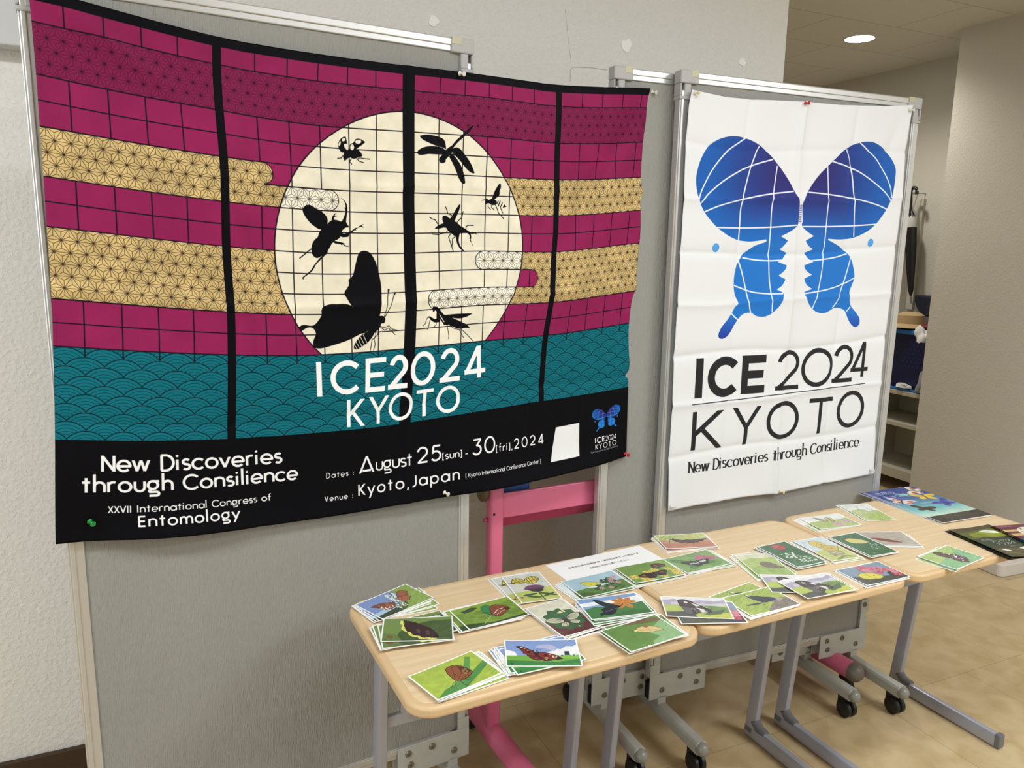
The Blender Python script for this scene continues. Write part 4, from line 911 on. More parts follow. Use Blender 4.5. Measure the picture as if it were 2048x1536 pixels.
def art_blue(c):
    c.a[:] = np.array((164, 188, 74)) / 255; c.noise(.12, 10, 3); strokes(c, 0, 10, 110, 96, 60, (126, 160, 56), 34, -24, 1.4, 2); strokes(c, 0, 10, 110, 96, 30, (196, 212, 110), 26, -24, 1.2, 5)
    c.fill(P('56,96 80,76 100,66 126,52 148,62 148,100 60,100'), (134, 124, 112)); c.fill(P('110,54 124,50 132,62 114,68'), (176, 156, 132)); strokes(c, 80, 70, 140, 96, 18, (94, 86, 80), 20, -20, 2, 8)
    outline(c, P('60,10 66,15 68,22 76,24 84,28 94,36 106,42 114,50 111,55 114,60 104,60 98,64 90,60 80,60 72,54 66,42 60,28'), (56, 58, 74), (26, 26, 36)); c.line(P('98,60 112,60 114,50'), 3, (62, 92, 170)); c.fill(P('61,12 68,14 68,22 62,20'), (226, 226, 222)); c.fill(P('24,54 50,54 78,58 60,62 30,58'), (58, 58, 72)); specks(c, 58, 66, 70, 70, 4, (120, 110, 100), 2, 2)
def art_map(c):
    c.a[:] = np.array((226, 224, 226)) / 255; c.fill(P('0,20 30,12 60,24 90,14 120,20 148,10 148,44 0,44'), (168, 162, 186)); c.fill(P('20,28 60,22 100,34 148,26 148,46 20,46'), (200, 196, 208)); c.fill(P('0,44 60,38 100,44 148,42 148,100 0,100'), (178, 196, 84)); c.fill(P('64,52 90,40 120,42 148,50 148,72 100,76 70,70'), (112, 148, 76)); c.fill(P('0,78 40,72 66,86 70,100 0,100'), (74, 82, 72)); c.fill(P('84,80 110,66 138,56 124,80 100,88'), (84, 106, 78)); c.fill(P('100,84 148,74 148,100 92,100'), (204, 208, 70)); c.noise(.07, 14, 6)
    outline(c, P('38,16 52,12 64,18 78,34 92,48 104,60 106,70 94,76 82,72 66,84 52,88 42,78 46,60 38,44'), (66, 56, 58), (30, 26, 28))
    for q in ('66,30 78,36 84,44 74,46', '72,52 86,56 94,66 84,68', '52,22 60,26 58,32 50,30', '78,66 90,68 96,72 84,74'): c.fill(P(q), (226, 220, 212))
    specks(c, 46, 20, 98, 80, 26, (206, 196, 188), 1.4, 3); c.fill(P('40,46 64,56 60,84 46,82'), (92, 88, 90)); feelers(c, 104, 60, (112, 48), (120, 56)); cjk(c, 'サカハチチョウ', 108, 93, 3.6, (80, 80, 40))
def art_pinky(c):
    c.a[:] = np.array((126, 150, 172)) / 255; c.fill(P('0,60 40,64 80,70 148,84 148,100 0,100'), (70, 74, 66)); c.fill(P('0,50 30,56 60,100 0,100'), (78, 84, 72)); c.fill(P('112,60 148,50 148,100 100,100'), (66, 66, 66)); c.noise(.08, 12, 2)
    g = random.Random(8)
    for k in range(26):
        x = g.uniform(60, 138); y = 14 + (x - 60) * .62 + g.uniform(-16, 26)
        if y < 94: bloom(c, x, y, g.uniform(7, 11), 5, ((206, 88, 116), (220, 120, 146), (184, 62, 92))[k % 3], (228, 180, 90), k, .7)
    outline(c, P('24,60 28,46 44,40 60,44 74,50 86,62 84,76 68,80 52,76 36,74'), (224, 214, 72), (96, 88, 36)); c.line(P('54,44 52,60 58,76'), 1, (120, 108, 44)); c.ell(66, 62, 2.4, 2.2, (190, 110, 50)); feelers(c, 58, 42, (44, 24), (56, 20)); cjk(c, 'モンキチョウ', 62, 95, 3.4, (222, 222, 214))
def art_redgreen(c):
    c.a[:] = np.array((58, 110, 72)) / 255; c.noise(.16, 12, 5); strokes(c, 10, 60, 90, 140, 20, (88, 142, 88), 30, 50, 3, 3); c.fill(P('60,60 90,50 96,90 70,96'), (44, 92, 58))
    outline(c, P('34,28 40,12 56,6 70,14 72,30 62,44 46,44'), (190, 80, 74), (98, 38, 40)); c.line(P('40,34 56,26 70,22'), 1.2, (120, 44, 44)); specks(c, 42, 12, 66, 38, 10, (110, 40, 42), 1.6, 3); feelers(c, 60, 44, (72, 54), (76, 48))
    specks(c, 20, 64, 60, 96, 50, (226, 236, 214), 2.8, 6); specks(c, 40, 96, 86, 132, 46, (220, 232, 206), 2.6, 7); c.ell(80, 84, 7, 3, (46, 96, 54), 40)
def art_thistle(c):
    c.a[:] = np.array((198, 216, 220)) / 255; c.fill(P('0,84 50,76 100,70 100,148 0,148'), (196, 204, 112)); c.noise(.07, 12, 5)
    outline(c, P('30,48 32,28 44,16 60,20 70,36 68,56 50,62 38,60'), (216, 196, 92), (120, 100, 60)); outline(c, P('34,62 60,54 82,58 88,76 74,92 54,92 40,80'), (206, 184, 88), (120, 100, 60))
    for q in ('36,52 52,36 64,28', '44,78 62,70 84,68', '48,60 58,46'): c.line(P(q), 1, (150, 126, 66))
    c.ell(58, 44, 3, 3, (150, 120, 60)); c.ell(66, 76, 3, 3, (150, 120, 60)); specks(c, 36, 90, 76, 120, 60, (150, 134, 132), 3, 4); specks(c, 36, 100, 80, 120, 20, (116, 104, 100), 2, 5); c.line(P('58,112 60,148'), 2.4, (120, 140, 70)); leaf(c, 58, 124, 36, 5, 30, (140, 156, 84)); leaf(c, 58, 130, 34, 5, 160, (128, 150, 76)); feelers(c, 88, 76, (98, 66), (99, 78))
def art_yellowdark(c):
    c.a[:] = np.array((52, 104, 66)) / 255; c.noise(.18, 14, 5); strokes(c, 6, 10, 90, 140, 22, (78, 132, 84), 34, 54, 3, 3)
    outline(c, P('24,46 30,30 46,28 60,38 74,52 80,66 66,72 48,68 32,60'), (220, 206, 104), (120, 112, 56)); c.line(P('32,50 50,48 76,66'), 1, (170, 156, 74)); c.ell(52, 48, 1.8, 1.8, (150, 120, 60)); feelers(c, 78, 64, (88, 48), (92, 56)); specks(c, 54, 76, 86, 112, 30, (190, 196, 214), 2, 6); specks(c, 66, 96, 84, 122, 16, (90, 120, 70), 3, 7); specks(c, 20, 128, 40, 134, 4, (220, 222, 200), 1.4, 3)
def art_greyred(c):
    c.a[:] = np.array((182, 172, 158)) / 255; c.noise(.14, 8, 5); strokes(c, 0, 4, 140, 96, 90, (160, 148, 134), 30, 24, 1.2, 3); strokes(c, 0, 4, 140, 96, 50, (206, 198, 186), 30, 20, 1, 4)
    outline(c, P('30,46 52,48 76,58 96,70 104,80 80,78 58,70 42,60'), (140, 70, 56), (84, 42, 38)); feelers(c, 100, 78, (112, 68), (116, 78))
def art_palepink(c):
    c.a[:] = np.array((234, 236, 232)) / 255; c.fill(P('0,46 40,40 100,44 148,36 148,100 0,100'), (170, 194, 100)); c.noise(.1, 12, 5); strokes(c, 0, 50, 140, 96, 30, (132, 168, 72), 24, -40, 1.4, 3)
    outline(c, P('44,10 54,14 64,26 70,42 62,54 52,46 46,30'), (180, 178, 130), (48, 46, 44)); outline(c, P('70,44 76,24 90,18 98,26 96,40 84,56 72,62'), (206, 200, 120), (48, 46, 44))
    for q in ('50,14 62,50', '46,26 64,40', '78,24 80,56', '88,20 86,52', '72,44 96,30'): c.line(P(q), 1.8, (52, 50, 48))
    for x, y in ((84, 72), (120, 58), (92, 80), (128, 66)): bloom(c, x, y, 12, 12, (210, 160, 186), (180, 110, 150), int(x), .4)
def art_palegreen(c):
    c.a[:] = np.array((232, 236, 226)) / 255; c.fill(P('0,60 40,48 100,64 100,148 0,148'), (192, 208, 136)); c.fill(P('30,90 100,76 100,148 20,148'), (178, 200, 104)); c.noise(.1, 12, 5); strokes(c, 0, 60, 90, 140, 34, (156, 184, 92), 26, -60, 1.6, 3)
    outline(c, P('46,40 50,20 64,14 76,24 76,42 66,54 54,52'), (238, 240, 240), (150, 150, 158)); outline(c, P('56,54 70,48 80,56 74,68 62,70'), (232, 234, 236), (150, 150, 158)); c.line(P('36,70 52,60'), 1.2, (110, 110, 110))
def art_purple(c):
    c.a[:] = np.array((176, 206, 120)) / 255; c.fill(P('0,56 60,44 148,30 148,100 0,100'), (138, 194, 138)); c.noise(.08, 14, 5); strokes(c, 0, 10, 130, 94, 44, (104, 162, 104), 28, 30, .9, 3); strokes(c, 60, 20, 140, 80, 20, (90, 140, 90), 30, -40, .9, 4)
    outline(c, P('57,10 68,7 78,14 84,26 86,38 94,40 102,48 107,58 105,66 108,72 101,76 98,84 90,84 86,92 78,90 72,84 64,74 62,64 66,54 60,44 55,30'), (104, 82, 88), (60, 46, 54)); specks(c, 66, 18, 98, 82, 18, (238, 234, 226), 1.8, 6); c.fill(P('80,54 90,50 92,56 84,60'), (240, 238, 232)); c.line(P('96,44 104,58 100,76'), 3, (140, 120, 170)); specks(c, 118, 80, 136, 86, 5, (232, 240, 220), 1.4, 3)

def gloss_haze(c):  # pale haze of sleeve gloss mixed into the card colours
    g = c.a.mean(2, keepdims=True); c.a[:] = (c.a * .84 + g * .16) * .93 + .055
def art_booklet():
    c = Canvas(210, 297, 2.2, (52, 84, 168)); X_, Y_ = c.grid(); t = np.clip(Y_ / 240, 0, 1)[..., None]
    t2 = np.clip((t - .25) / .5, 0, 1)
    c.a[:] = (np.array((46, 70, 150)) * (1 - t2) + np.array((110, 190, 196)) * t2) / 255; t3 = np.clip((t - .78) / .2, 0, 1); c.a[:] = c.a * (1 - t3) + np.array((200, 232, 216)) / 255 * t3
    c.noise(.06, 30, 3)
    def bf(x, y, k, rot, col, hi=None):
        for dx, dy, rx, ry, r_ in ((-14, -8, 17, 8, 28), (14, -8, 17, 8, -28), (-10, 8, 11, 7, -30), (10, 8, 11, 7, 30)):
            a = math.radians(rot); px_ = x + k * (dx * math.cos(a) - dy * math.sin(a)); py_ = y + k * (dx * math.sin(a) + dy * math.cos(a))
            c.ell(px_, py_, rx * k, ry * k, col, r_ + rot)
            if hi: c.ell(px_ + 3 * k, py_ + 3 * k, rx * k * .5, ry * k * .5, hi, r_ + rot)
        c.ell(x, y, 2 * k, 12 * k, (40, 36, 40), rot)
    bf(178, 44, 1.5, -50, (238, 232, 220), (206, 96, 52)); bf(42, 112, 1.5, 40, (226, 214, 216), (214, 96, 54)); bf(160, 100, 1.5, 15, (240, 206, 74), (222, 180, 50)); bf(172, 164, 1.5, -20, (58, 66, 168), (86, 96, 190)); bf(58, 186, 1.35, 30, (52, 44, 40), (80, 60, 50)); bf(104, 64, .9, 20, (94, 176, 190))
    cjk(c, '世界の', 20, 40, 26, (226, 240, 244)); cjk(c, 'チョウ展', 16, 72, 26, (226, 240, 244)); cjk(c, '2024', 74, 128, 12, (210, 226, 240)); cjk(c, '信州の昆虫', 84, 150, 11, (236, 244, 244))
    strokes(c, 20, 206, 180, 236, 40, (150, 206, 200), 24, 0, 1.2, 6)
    c.fill(P('0,246 210,246 210,297 0,297'), (46, 44, 44))
    for k in range(7): strokes(c, 40, 252 + k * 5.4, 46, 252.5 + k * 5.4, 5, (140, 138, 130), 120, 0, .5, k, .55)
    cjk(c, '会場', 16, 270, 7, (150, 148, 140))
    return c.a
def art_green():
    c = Canvas(148, 210, 2.4, (46, 60, 44)); c.fill(P('0,0 148,0 148,78 110,84 60,72 0,86'), (92, 102, 44)); c.fill(P('0,0 148,0 148,20 70,24 0,34'), (70, 66, 46)); c.fill(P('30,40 90,34 148,54 148,78 110,82 60,70 20,72'), (136, 148, 44)); c.noise(.3, 22, 4)
    c.fill(P('78,30 106,28 126,44 124,58 106,52 90,46'), (228, 228, 222)); c.fill(P('0,84 60,74 148,84 148,150 0,150'), (42, 58, 44))
    c.line(P('30,98 124,98 124,136 30,136'), 1, (120, 130, 70), closed=True)
    for k, s in enumerate(('アン', 'フジ', 'クワガタ')): pass
    cjk(c, 'アンフジ', 42, 112, 17, (236, 238, 230)); cjk(c, 'クワガタ', 42, 130, 17, (236, 238, 230)); cjk(c, '夏の昆虫', 26, 94, 9, (230, 232, 224)); cjk(c, '観察ガイド', 70, 146, 8, (206, 210, 190))
    c.fill(P('0,150 148,150 148,210 0,210'), (70, 72, 48)); c.noise(.2, 14, 8); strokes(c, 0, 152, 120, 206, 40, (124, 112, 76), 40, 6, 3, 4); c.fill(P('20,160 34,156 48,168 34,172'), (228, 226, 214)); c.fill(P('84,158 104,152 126,162 116,172 96,170'), (232, 230, 222))
    return c.a
def art_maroon():
    c = Canvas(148, 210, 2.4, (108, 44, 66))
    for y, h, col in ((34, 14, GOLD), (62, 16, GOLD), (18, 8, (84, 30, 52))): c.fill([(0, y), (148, y), (148, y + h), (0, y + h)], col)
    c.ell(84, 66, 46, 46, MOON)
    for q in INSECT_POLYS: 
        p = dec(q); c.fill(np.stack([84 + (p[:, 0] - 714) * .149, 66 + (p[:, 1] - 406) * .149], 1), BLACK)
    c.fill(P('0,100 148,100 148,150 0,150'), TEAL); c.fill(P('0,150 148,150 148,210 0,210'), BLACK)
    text(c, 'ICE2024', 40, 110, 124, 16, 2.6, WHITE); text(c, 'KYOTO', 48, 102, 144, 13, 2.2, WHITE); text(c, 'ICE2024', 8, 60, 14, 8, 1, (206, 170, 186))
    text(c, 'New Discoveries', 20, 128, 170, 9, 1.3, WHITE); text(c, 'through Consilience', 16, 132, 186, 9, 1.3, WHITE)
    return c.a
def art_sheet():
    c = Canvas(297, 210, 2.4, (240, 240, 240)); K_ = (34, 34, 36)
    for d in (0, .4):
        cjk(c, '松本市出身の版画家 故・粟田日出郎さんの作品です', 41 + d, 45, 9.55, K_); cjk(c, 'ご自由にお持ち帰りください', 89 + d, 68, 9.6, K_)
    c.line(P('288,6 290,9'), 1, (60, 60, 60))
    return c.a


# ------------------------------------------------------------------ the room
ROOM = Matrix.Rotation(TH, 4, 'Z')
def room(name, bm, m, **k):
    o = obj(name, bm, m, **k); o.matrix_world = ROOM; return struct(o)
CZ = 2.69
room('floor', B(-3.6, 4.8, -4.2, 6.2, -0.08, 0.0), 'floor_vinyl')
room('ceiling', B(-3.6, 4.8, -4.2, 6.2, CZ, CZ + 0.1), 'ceiling_tile')
room('wall_back', B(-3.6, 2.084, 2.254, 2.42, 0, CZ), 'plaster_white')
room('wall_left', B(-3.7, -3.55, -4.2, 2.254, 0, CZ), 'plaster_white')
room('wall_rear', B(-3.6, 4.1, -4.2, -4.05, 0, CZ), 'plaster_white')
room('wall_right', B(4.022, 4.3, -4.05, 3.029, 0, CZ), 'plaster_beige')
room('wall_alcove', B(4.54, 4.75, 3.029, 6.2, 0, CZ), 'plaster_beige')
room('wall_passage_end', B(1.9, 4.54, 5.9, 6.1, 0, CZ), 'plaster_beige')
area('passage_fill', RM(3.3, 4.6, 2.66), .5, .5, 10, (1.0, .97, .92), rot=(0, 0, TH))  # added unseen fill that brightens the passage and its ceiling
room('wall_passage_left', B(1.92, 2.08, 2.42, 5.9, 0, CZ), 'plaster_beige')
bm = bmesh.new(); box(bm, -3.55, 2.084, 2.238, 2.254, 0, 0.1); room('baseboard_back', bm, 'baseboard_brown', bevel=0.003)
bm = bmesh.new(); box(bm, 4.008, 4.022, -4.0, 3.029, 0, 0.075); room('baseboard_right', bm, 'baseboard_brown', bevel=0.003)
bm = bmesh.new(); box(bm, -3.0, -0.16, 2.19, 2.254, 1.935, 2.5); room('trim_1', bm, 'smooth_grey_panel', bevel=0.004)
# dabs of filler and a hairline crack on the back wall
def wall_pt(px, dist_b):
    """point of the back wall, given in building coordinates"""
    return RM(px[0], dist_b, px[1])
for k, (a, z, r) in enumerate(((0.762, 2.134, 0.016), (1.417, 2.141, 0.024), (1.892, 2.141, 0.016))):
    g = random.Random(k); bm = bmesh.new()
    pts = [(r * g.uniform(.6, 1.15) * math.cos(2 * PI * i / 14), r * g.uniform(.6, 1.15) * math.sin(2 * PI * i / 14)) for i in range(14)]
    prism(bm, pts, 0, 0.0035); bmesh.ops.transform(bm, matrix=ROOM @ Matrix.Translation((a, 2.2545, z)) @ Matrix.Rotation(PI / 2, 4, 'X'), verts=bm.verts[:])
    o = obj('filler_patch', bm, 'filler'); struct(o)
bm = bmesh.new()
tube(bm, [RM(*q) for q in ((1.189, 2.2536, 2.22), (1.206, 2.2536, 2.12), (1.213, 2.2536, 2.08))], 0.0006, 4)
tube(bm, [RM(*q) for q in ((1.214, 2.2536, 2.012), (1.213, 2.2536, 2.046), (1.223, 2.2536, 2.056), (1.29, 2.2536, 2.061), (1.349, 2.2536, 2.060))], 0.0008, 4)
struct(obj('wall_crack', bm, 'shelf_paint'))
# recessed downlight in the passage ceiling
dl = thing('downlight', 'round recessed ceiling downlight glowing white in the passage', 'light', (3.51, 3.62, CZ), 0)
bm = bmesh.new(); lathe(bm, [(0.079, -0.001), (0.079, -0.006), (0.086, -0.006), (0.088, 0.0), (0.079, 0.0)], 32); obj('trim_ring', bm, 'cloth_white', dl, smooth=True)
bm = bmesh.new(); lathe(bm, [(0.0, -0.004), (0.0785, -0.004), (0.0785, -0.001), (0.0, -0.001)], 32); obj('lamp_disc', bm, 'lamp_glow', dl, smooth=True)
dlight = bpy.data.lights.new('downlight_beam', 'SPOT'); dlight.energy = 75; dlight.spot_size = 2.6; dlight.spot_blend = 0.9; dlight.shadow_soft_size = 0.07; dlight.color = (1.0, 0.96, 0.88)
dlo = bpy.data.objects.new('downlight_beam', dlight); COL.objects.link(dlo); dlo.location = (3.51, 3.62, CZ - 0.02)

# ------------------------------------------------------------------ display boards
def board(label, x, y, yaw, W, H=1.967, part_w=None):
    t = thing('display_board', label, 'display board', (x, y, 0), yaw)
    z0, z1, f, D = 0.175, H, 0.030, 0.030
    obj('panel', B(f - .004, W - f + .004, 0.007, 0.023, z0 + f - .004, z1 - f + .004), 'board_cloth', t)
    for xa in (0.0, W - f):                                   # side posts with two grooves
        bm = bmesh.new(); s_ = 1 if xa == 0 else -1
        box(bm, xa, xa + f, 0.003, D - .003, z0 + .02, z1 - .05); box(bm, xa + .004, xa + f * .45, 0.0, D, z0 + .02, z1 - .05)
        obj('frame_post', bm, 'aluminium', t, bevel=0.002)
    for za, nm in ((z0, 'bottom_rail'), (z1 - f, 'top_rail')):
        bm = bmesh.new(); box(bm, .05, W - .05, 0.003, D - .003, za, za + f); box(bm, .05, W - .05, 0.0, D, za + f * .42, za + f * .94)
        obj(nm, bm, 'aluminium', t, bevel=0.002)
    for s_ in (0, 1):                                         # corner pieces with hook slots
        q = lambda u: u if s_ == 0 else W - u
        bm = bmesh.new()
        box(bm, *sorted((q(-.002), q(.056))), -.002, D + .002, z1 - .032, z1 + .002)
        box(bm, *sorted((q(.012), q(.032))), -.002, D + .002, z1 - .066, z1 - .032)
        box(bm, *sorted((q(-.002), q(.004))), -.001, D + .001, z1 - .064, z1 - .032)
        box(bm, *sorted((q(-.002), q(.032))), -.002, D + .002, z1 - .074, z1 - .064)
        cc = obj('corner_piece', bm, 'grey_plastic', t, bevel=0.003)
        obj('tape_scrap', B(*sorted((q(.031), q(.055))), -.0026, -.0019, z1 - .014, z1 + .0015), 'tape_yellow', cc)
        # steel bracket at the foot of the board
        bm = bmesh.new()
        box(bm, *sorted((q(.0), q(.207))), -.005, -.001, .122, .206)
        box(bm, *sorted((q(.0), q(.034))), -.005, -.001, .206, .238); box(bm, *sorted((q(.012), q(.034))), -.005, -.001, .238, .262); box(bm, *sorted((q(.0), q(.034))), -.005, -.001, .262, .31)
        box(bm, *sorted((q(.0), q(.207))), D + .001, D + .005, .122, .206)
        br = obj('bracket', bm, 'bracket_paint', t, bevel=0.0015)
        box_t = bmesh.new(); box(box_t, *sorted((q(.034), q(.062))), -.005, .033, .092, .13)
        obj('bracket_stem', box_t, 'bracket_paint', br, bevel=0.001)
        obj('bracket_gap_shade', B(*sorted((q(.005), q(.1))), .002, .029, .118, .173), 'dark_hole', br)  # near-black block stands in for the shade between the plates
        for bx, bz in ((.178, .185), (.110, .184), (.020, .292), (.045, .150), (.172, .151)):
            b_ = bmesh.new(); lathe(b_, [(0.0095, 0), (0.0095, 0.001), (0.0075, 0.0035), (0.003, 0.0035), (0.003, 0.0015), (0.0, 0.0015)], 14, T(q(bx), -.005, bz, rx=PI / 2))
            obj('bolt', b_, 'bolt_steel', br, smooth=True)
        fx = q(.048)
        bm = bmesh.new(); prof = [(.019, -.015), (.019, .012), (.012, .02), (-.012, .02), (-.019, .012), (-.019, -.015), (-.012, -.02), (.012, -.02)]
        prism(bm, prof, -.225, .225, T(fx, .015, .084) @ Matrix.Rotation(PI / 2, 4, 'X'))
        ft = obj('foot', bm, 'foot_paint', t, bevel=0.003)
        for e in (-1, 1):
            bm = bmesh.new(); lathe(bm, [(.0205, 0), (.0205, .006), (.019, .014), (.012, .022), (0, .025)], 14, T(fx, .015 + e * .222, .084) @ Matrix.Rotation(-e * PI / 2, 4, 'X'))
            obj('end_cap', bm, 'foot_cap', ft, smooth=True)
            bm = bmesh.new(); yy = .015 + e * .195
            for dx in (-.012, .012):
                lathe(bm, [(.0, -.009), (.022, -.009), (.028, -.005), (.028, .005), (.022, .009), (.0, .009)], 20, T(fx + dx, yy + e * .008, .028) @ Matrix.Rotation(PI / 2, 4, 'Y'))
            box(bm, fx - .013, fx + .013, yy - .012, yy + .02, .03, .066)
            obj('caster', bm, 'black_rubber', ft, smooth=True)
    return t
bdA = board('grey cloth display board on casters at the left, behind the crimson banner', -0.295, 1.661, 0.155, 0.90)
bdB = board('grey cloth display board partly hidden behind the white banner board', 1.013, 1.883, 0.025, 0.90)
bdC = board('grey cloth display board that carries the white butterfly logo banner', 1.195, 1.848, 0.020, 0.885)

# ------------------------------------------------------------------ banners
def tps_fit(x, y, lam):
    n = len(x); d = np.linalg.norm(x[:, None] - x[None], axis=-1); K = np.where(d > 0, d * d * np.log(d + 1e-12), 0)
    Q = np.c_[np.ones(n), x]; A = np.block([[K + lam * np.eye(n), Q], [Q.T, np.zeros((3, 3))]])
    return x, np.linalg.solve(A, np.r_[y, np.zeros((3, y.shape[1]))])
def tps(m, q):
    x, w_ = m; d = np.linalg.norm(q[:, None] - x[None], axis=-1); K = np.where(d > 0, d * d * np.log(d + 1e-12), 0)
    return K @ w_[:len(x)] + np.c_[np.ones(len(q)), q] @ w_[len(x):]
def crease(x, c, wd): return np.exp(-np.abs(x - c) / wd)
def cloth(name, m, nu, nv, fn, thick=0.0007):
    """fn(u, v in 0..1 arrays) -> positions (n,3), uv (n,2)"""
    u, v = np.meshgrid(np.linspace(0, 1, nu + 1), np.linspace(0, 1, nv + 1)); u = u.ravel(); v = v.ravel()
    pos, uv = fn(u, v)
    idx = np.arange((nu + 1) * (nv + 1)).reshape(nv + 1, nu + 1)
    F = np.stack([idx[1:, :-1], idx[1:, 1:], idx[:-1, 1:], idx[:-1, :-1]], -1).reshape(-1, 4)
    me = bpy.data.meshes.new(name); me.from_pydata(pos.tolist(), [], F.tolist())
    l = me.uv_layers.new(name='print'); l.data.foreach_set('uv', uv[F.ravel()].astype(np.float32).ravel())
    for p in me.polygons: p.use_smooth = True
    me.materials.append(MATS[m]); o = bpy.data.objects.new(name, me); COL.objects.link(o)
    if thick:
        md = o.modifiers.new('cloth', 'SOLIDIFY'); md.thickness = thick; md.offset = -1
    return o
ctrl = np.array([[float(a) for a in q.split(',')] for q in CLOTH_CTRL.split()]) * 1e-4
WARP = tps_fit(ctrl[:, :2], ctrl[:, 2:], 2e-3)
A0 = np.array([-.295, 1.661]); AU = np.array([math.cos(.155), math.sin(.155)]); AN = np.array([-math.sin(.155), math.cos(.155)])
def banner_off(U, V):
    t = np.clip((U - .95) / .47, 0, 1); off = -.012 + .024 * t * t
    w_ = np.zeros_like(U)
    env = np.clip(V / .12, 0, 1)
    # folding creases from the parcel it came in, then the slack of the hang
    w_ += .0042 * crease(U, .362, .011) - .0046 * crease(U, .716, .012) + .0032 * crease(U, 1.075, .011) + .0034 * crease(U, 1.255, .011)
    for v0, a in ((.262, -.0026), (.520, -.0046), (.770, .0040)): w_ += a * crease(V, v0 + .006 * np.sin(U * 5), .011)
    w_ += env * (.0046 * np.sin(U * 9.5 + V * 3.0) + .0022 * np.sin(U * 17 - V * 6 + 1.0) + .0016 * np.sin(V * 13 + U * 4))
    r1 = (U - 1.40) * .82 + (V - .02) * .57              # pulls from the upper right pin
    d1 = (U - 1.40) * .57 * -1 + (V - .02) * .82
    w_ += .0075 * np.exp(-(r1 / .03) ** 2) * np.exp(-((d1 - .25) / .22) ** 2)
    r2 = (U - .02) * .5 - (V - .0) * .86; d2 = (U - .02) * .86 + V * .5
    w_ -= .0075 * np.exp(-(r2 / .02) ** 2) * np.exp(-((d2 - .12) / .1) ** 2)
    w_ -= .007 * np.exp(-((U - .12) / .10) ** 2 - ((V - .72) / .16) ** 2)            # belly low on the left
    w_ -= .006 * np.exp(-((U - .62) / .09) ** 2 - ((V - .80) / .12) ** 2)
    w_ += .004 * np.exp(-((U - .055) / .05) ** 2 - ((V - .971) / .05) ** 2)          # held in at the green pin
    lift = -.012 * np.clip((V - .93) / .08, 0, 1) ** 2 * (.6 + .4 * np.sin(U * 6 + 1))
    lift = lift * (1 - np.exp(-((U - .811) / .08) ** 2)) * (1 - np.exp(-((U - 1.415) / .06) ** 2)) * (1 - np.exp(-((U - .055) / .08) ** 2))
    return off + np.clip(w_ - .002, -.016, .008) + lift
def banner_at(U, V):
    sz = tps(WARP, np.c_[U, V]); o_ = banner_off(U, V)
    xy = A0 + sz[:, :1] * AU + o_[:, None] * AN
    return np.c_[xy, sz[:, 1:]]
print_mat('banner_print', banner_art(), rough=0.6, spec=0.08, sheen=0.0, weave=0.1)
def bfn(u, v):
    U = u * 1.42; V = v * 1.012
    pos = np.vstack([banner_at(U[i:i + 4000], V[i:i + 4000]) for i in range(0, len(U), 4000)])
    return pos, np.c_[u, 1 - v]
ban = cloth('banner', 'banner_print', 284, 202, bfn)
tag(ban, 'large crimson, gold and teal fabric banner with insect silhouettes over a pale moon', 'banner')

# white banner on the right board
C0 = np.array([1.195, 1.848]); CU = np.array([math.cos(.03), math.sin(.03)]); CN = np.array([-math.sin(.03), math.cos(.03)])
E_TOP = dec('26,1917 140,1908 230,1909 317,1914 414,1919 552,1921 726,1932 845,1945', 1.0)
E_BOT = dec('27,735 117,744 280,751 435,746 572,756 696,760 842,766', 1.0)
E_L = dec('26,1917 19,1879 17,1781 20,1623 19,1465 17,1357 17,1207 20,1036 20,888 27,735', 1.0)
E_R = dec('845,1945 840,1904 834,1816 838,1684 837,1594 835,1480 835,1347 834,1183 832,1053 832,915 842,766', 1.0)
def edge_at(e, t, ax):
    s_ = np.abs(e[:, ax] - e[0, ax]) / abs(e[-1, ax] - e[0, ax]); return np.c_[np.interp(t, s_, e[:, 0]), np.interp(t, s_, e[:, 1])]
def white_sz(u, v):
    t = edge_at(E_TOP, u, 0); b = edge_at(E_BOT, u, 0); l = edge_at(E_L, v, 1); r = edge_at(E_R, v, 1)
    c = (1 - u)[:, None] * (1 - v)[:, None] * E_TOP[0] + u[:, None] * (1 - v)[:, None] * E_TOP[-1] + (1 - u)[:, None] * v[:, None] * E_BOT[0] + u[:, None] * v[:, None] * E_BOT[-1]
    return t * (1 - v)[:, None] + b * v[:, None] + l * (1 - u)[:, None] + r * u[:, None] - c
def white_off(u, v):
    w_ = np.zeros_like(u)
    for x, a in ((.245, .0050), (.485, -.0080), (.735, .0056)): w_ += a * crease(u + .006 * np.sin(v * 9), x, .014) * (.5 + .5 * np.sin(v * 7 + x * 9) ** 2 + .2)
    for y, a in ((.115, .0036), (.235, -.0044), (.365, .0050), (.485, -.0046), (.61, .0056), (.735, -.0052), (.86, .0048)): w_ += a * crease(v + .004 * np.sin(u * 8 + y * 20), y, .009)
    w_ += .0022 * np.sin(u * 6.5 + v * 2) * np.clip(v * 8, 0, 1) + .0012 * np.sin(u * 15 + v * 9)
    r1 = (u - .985) * .55 + (v - .0) * .85
    w_ += .003 * np.exp(-(((u - .93) - (v - .08) * -.5) / .03) ** 2) * np.exp(-((v - .1) / .08) ** 2)
    w_ -= .006 * np.clip((v - .93) / .07, 0, 1) ** 2 * np.sin(u * 2 * PI) ** 2
    return -.014 + np.clip(w_, -.012, .010)
def white_at(u, v):
    sz = white_sz(u, v); o_ = white_off(u, v)
    return np.c_[C0 + sz[:, :1] / 1000 * CU + o_[:, None] * CN, sz[:, 1] / 1000], sz
print_mat('logo_print', logo_art(), rough=0.7, spec=0.25, sheen=0.1, weave=0.1)
def wfn(u, v):
    pos, sz = white_at(u, v); return pos, np.c_[sz[:, 0] / 860.0, 1 - (1960.0 - sz[:, 1]) / 1240.0]
wb = cloth('banner', 'logo_print', 168, 238, wfn)
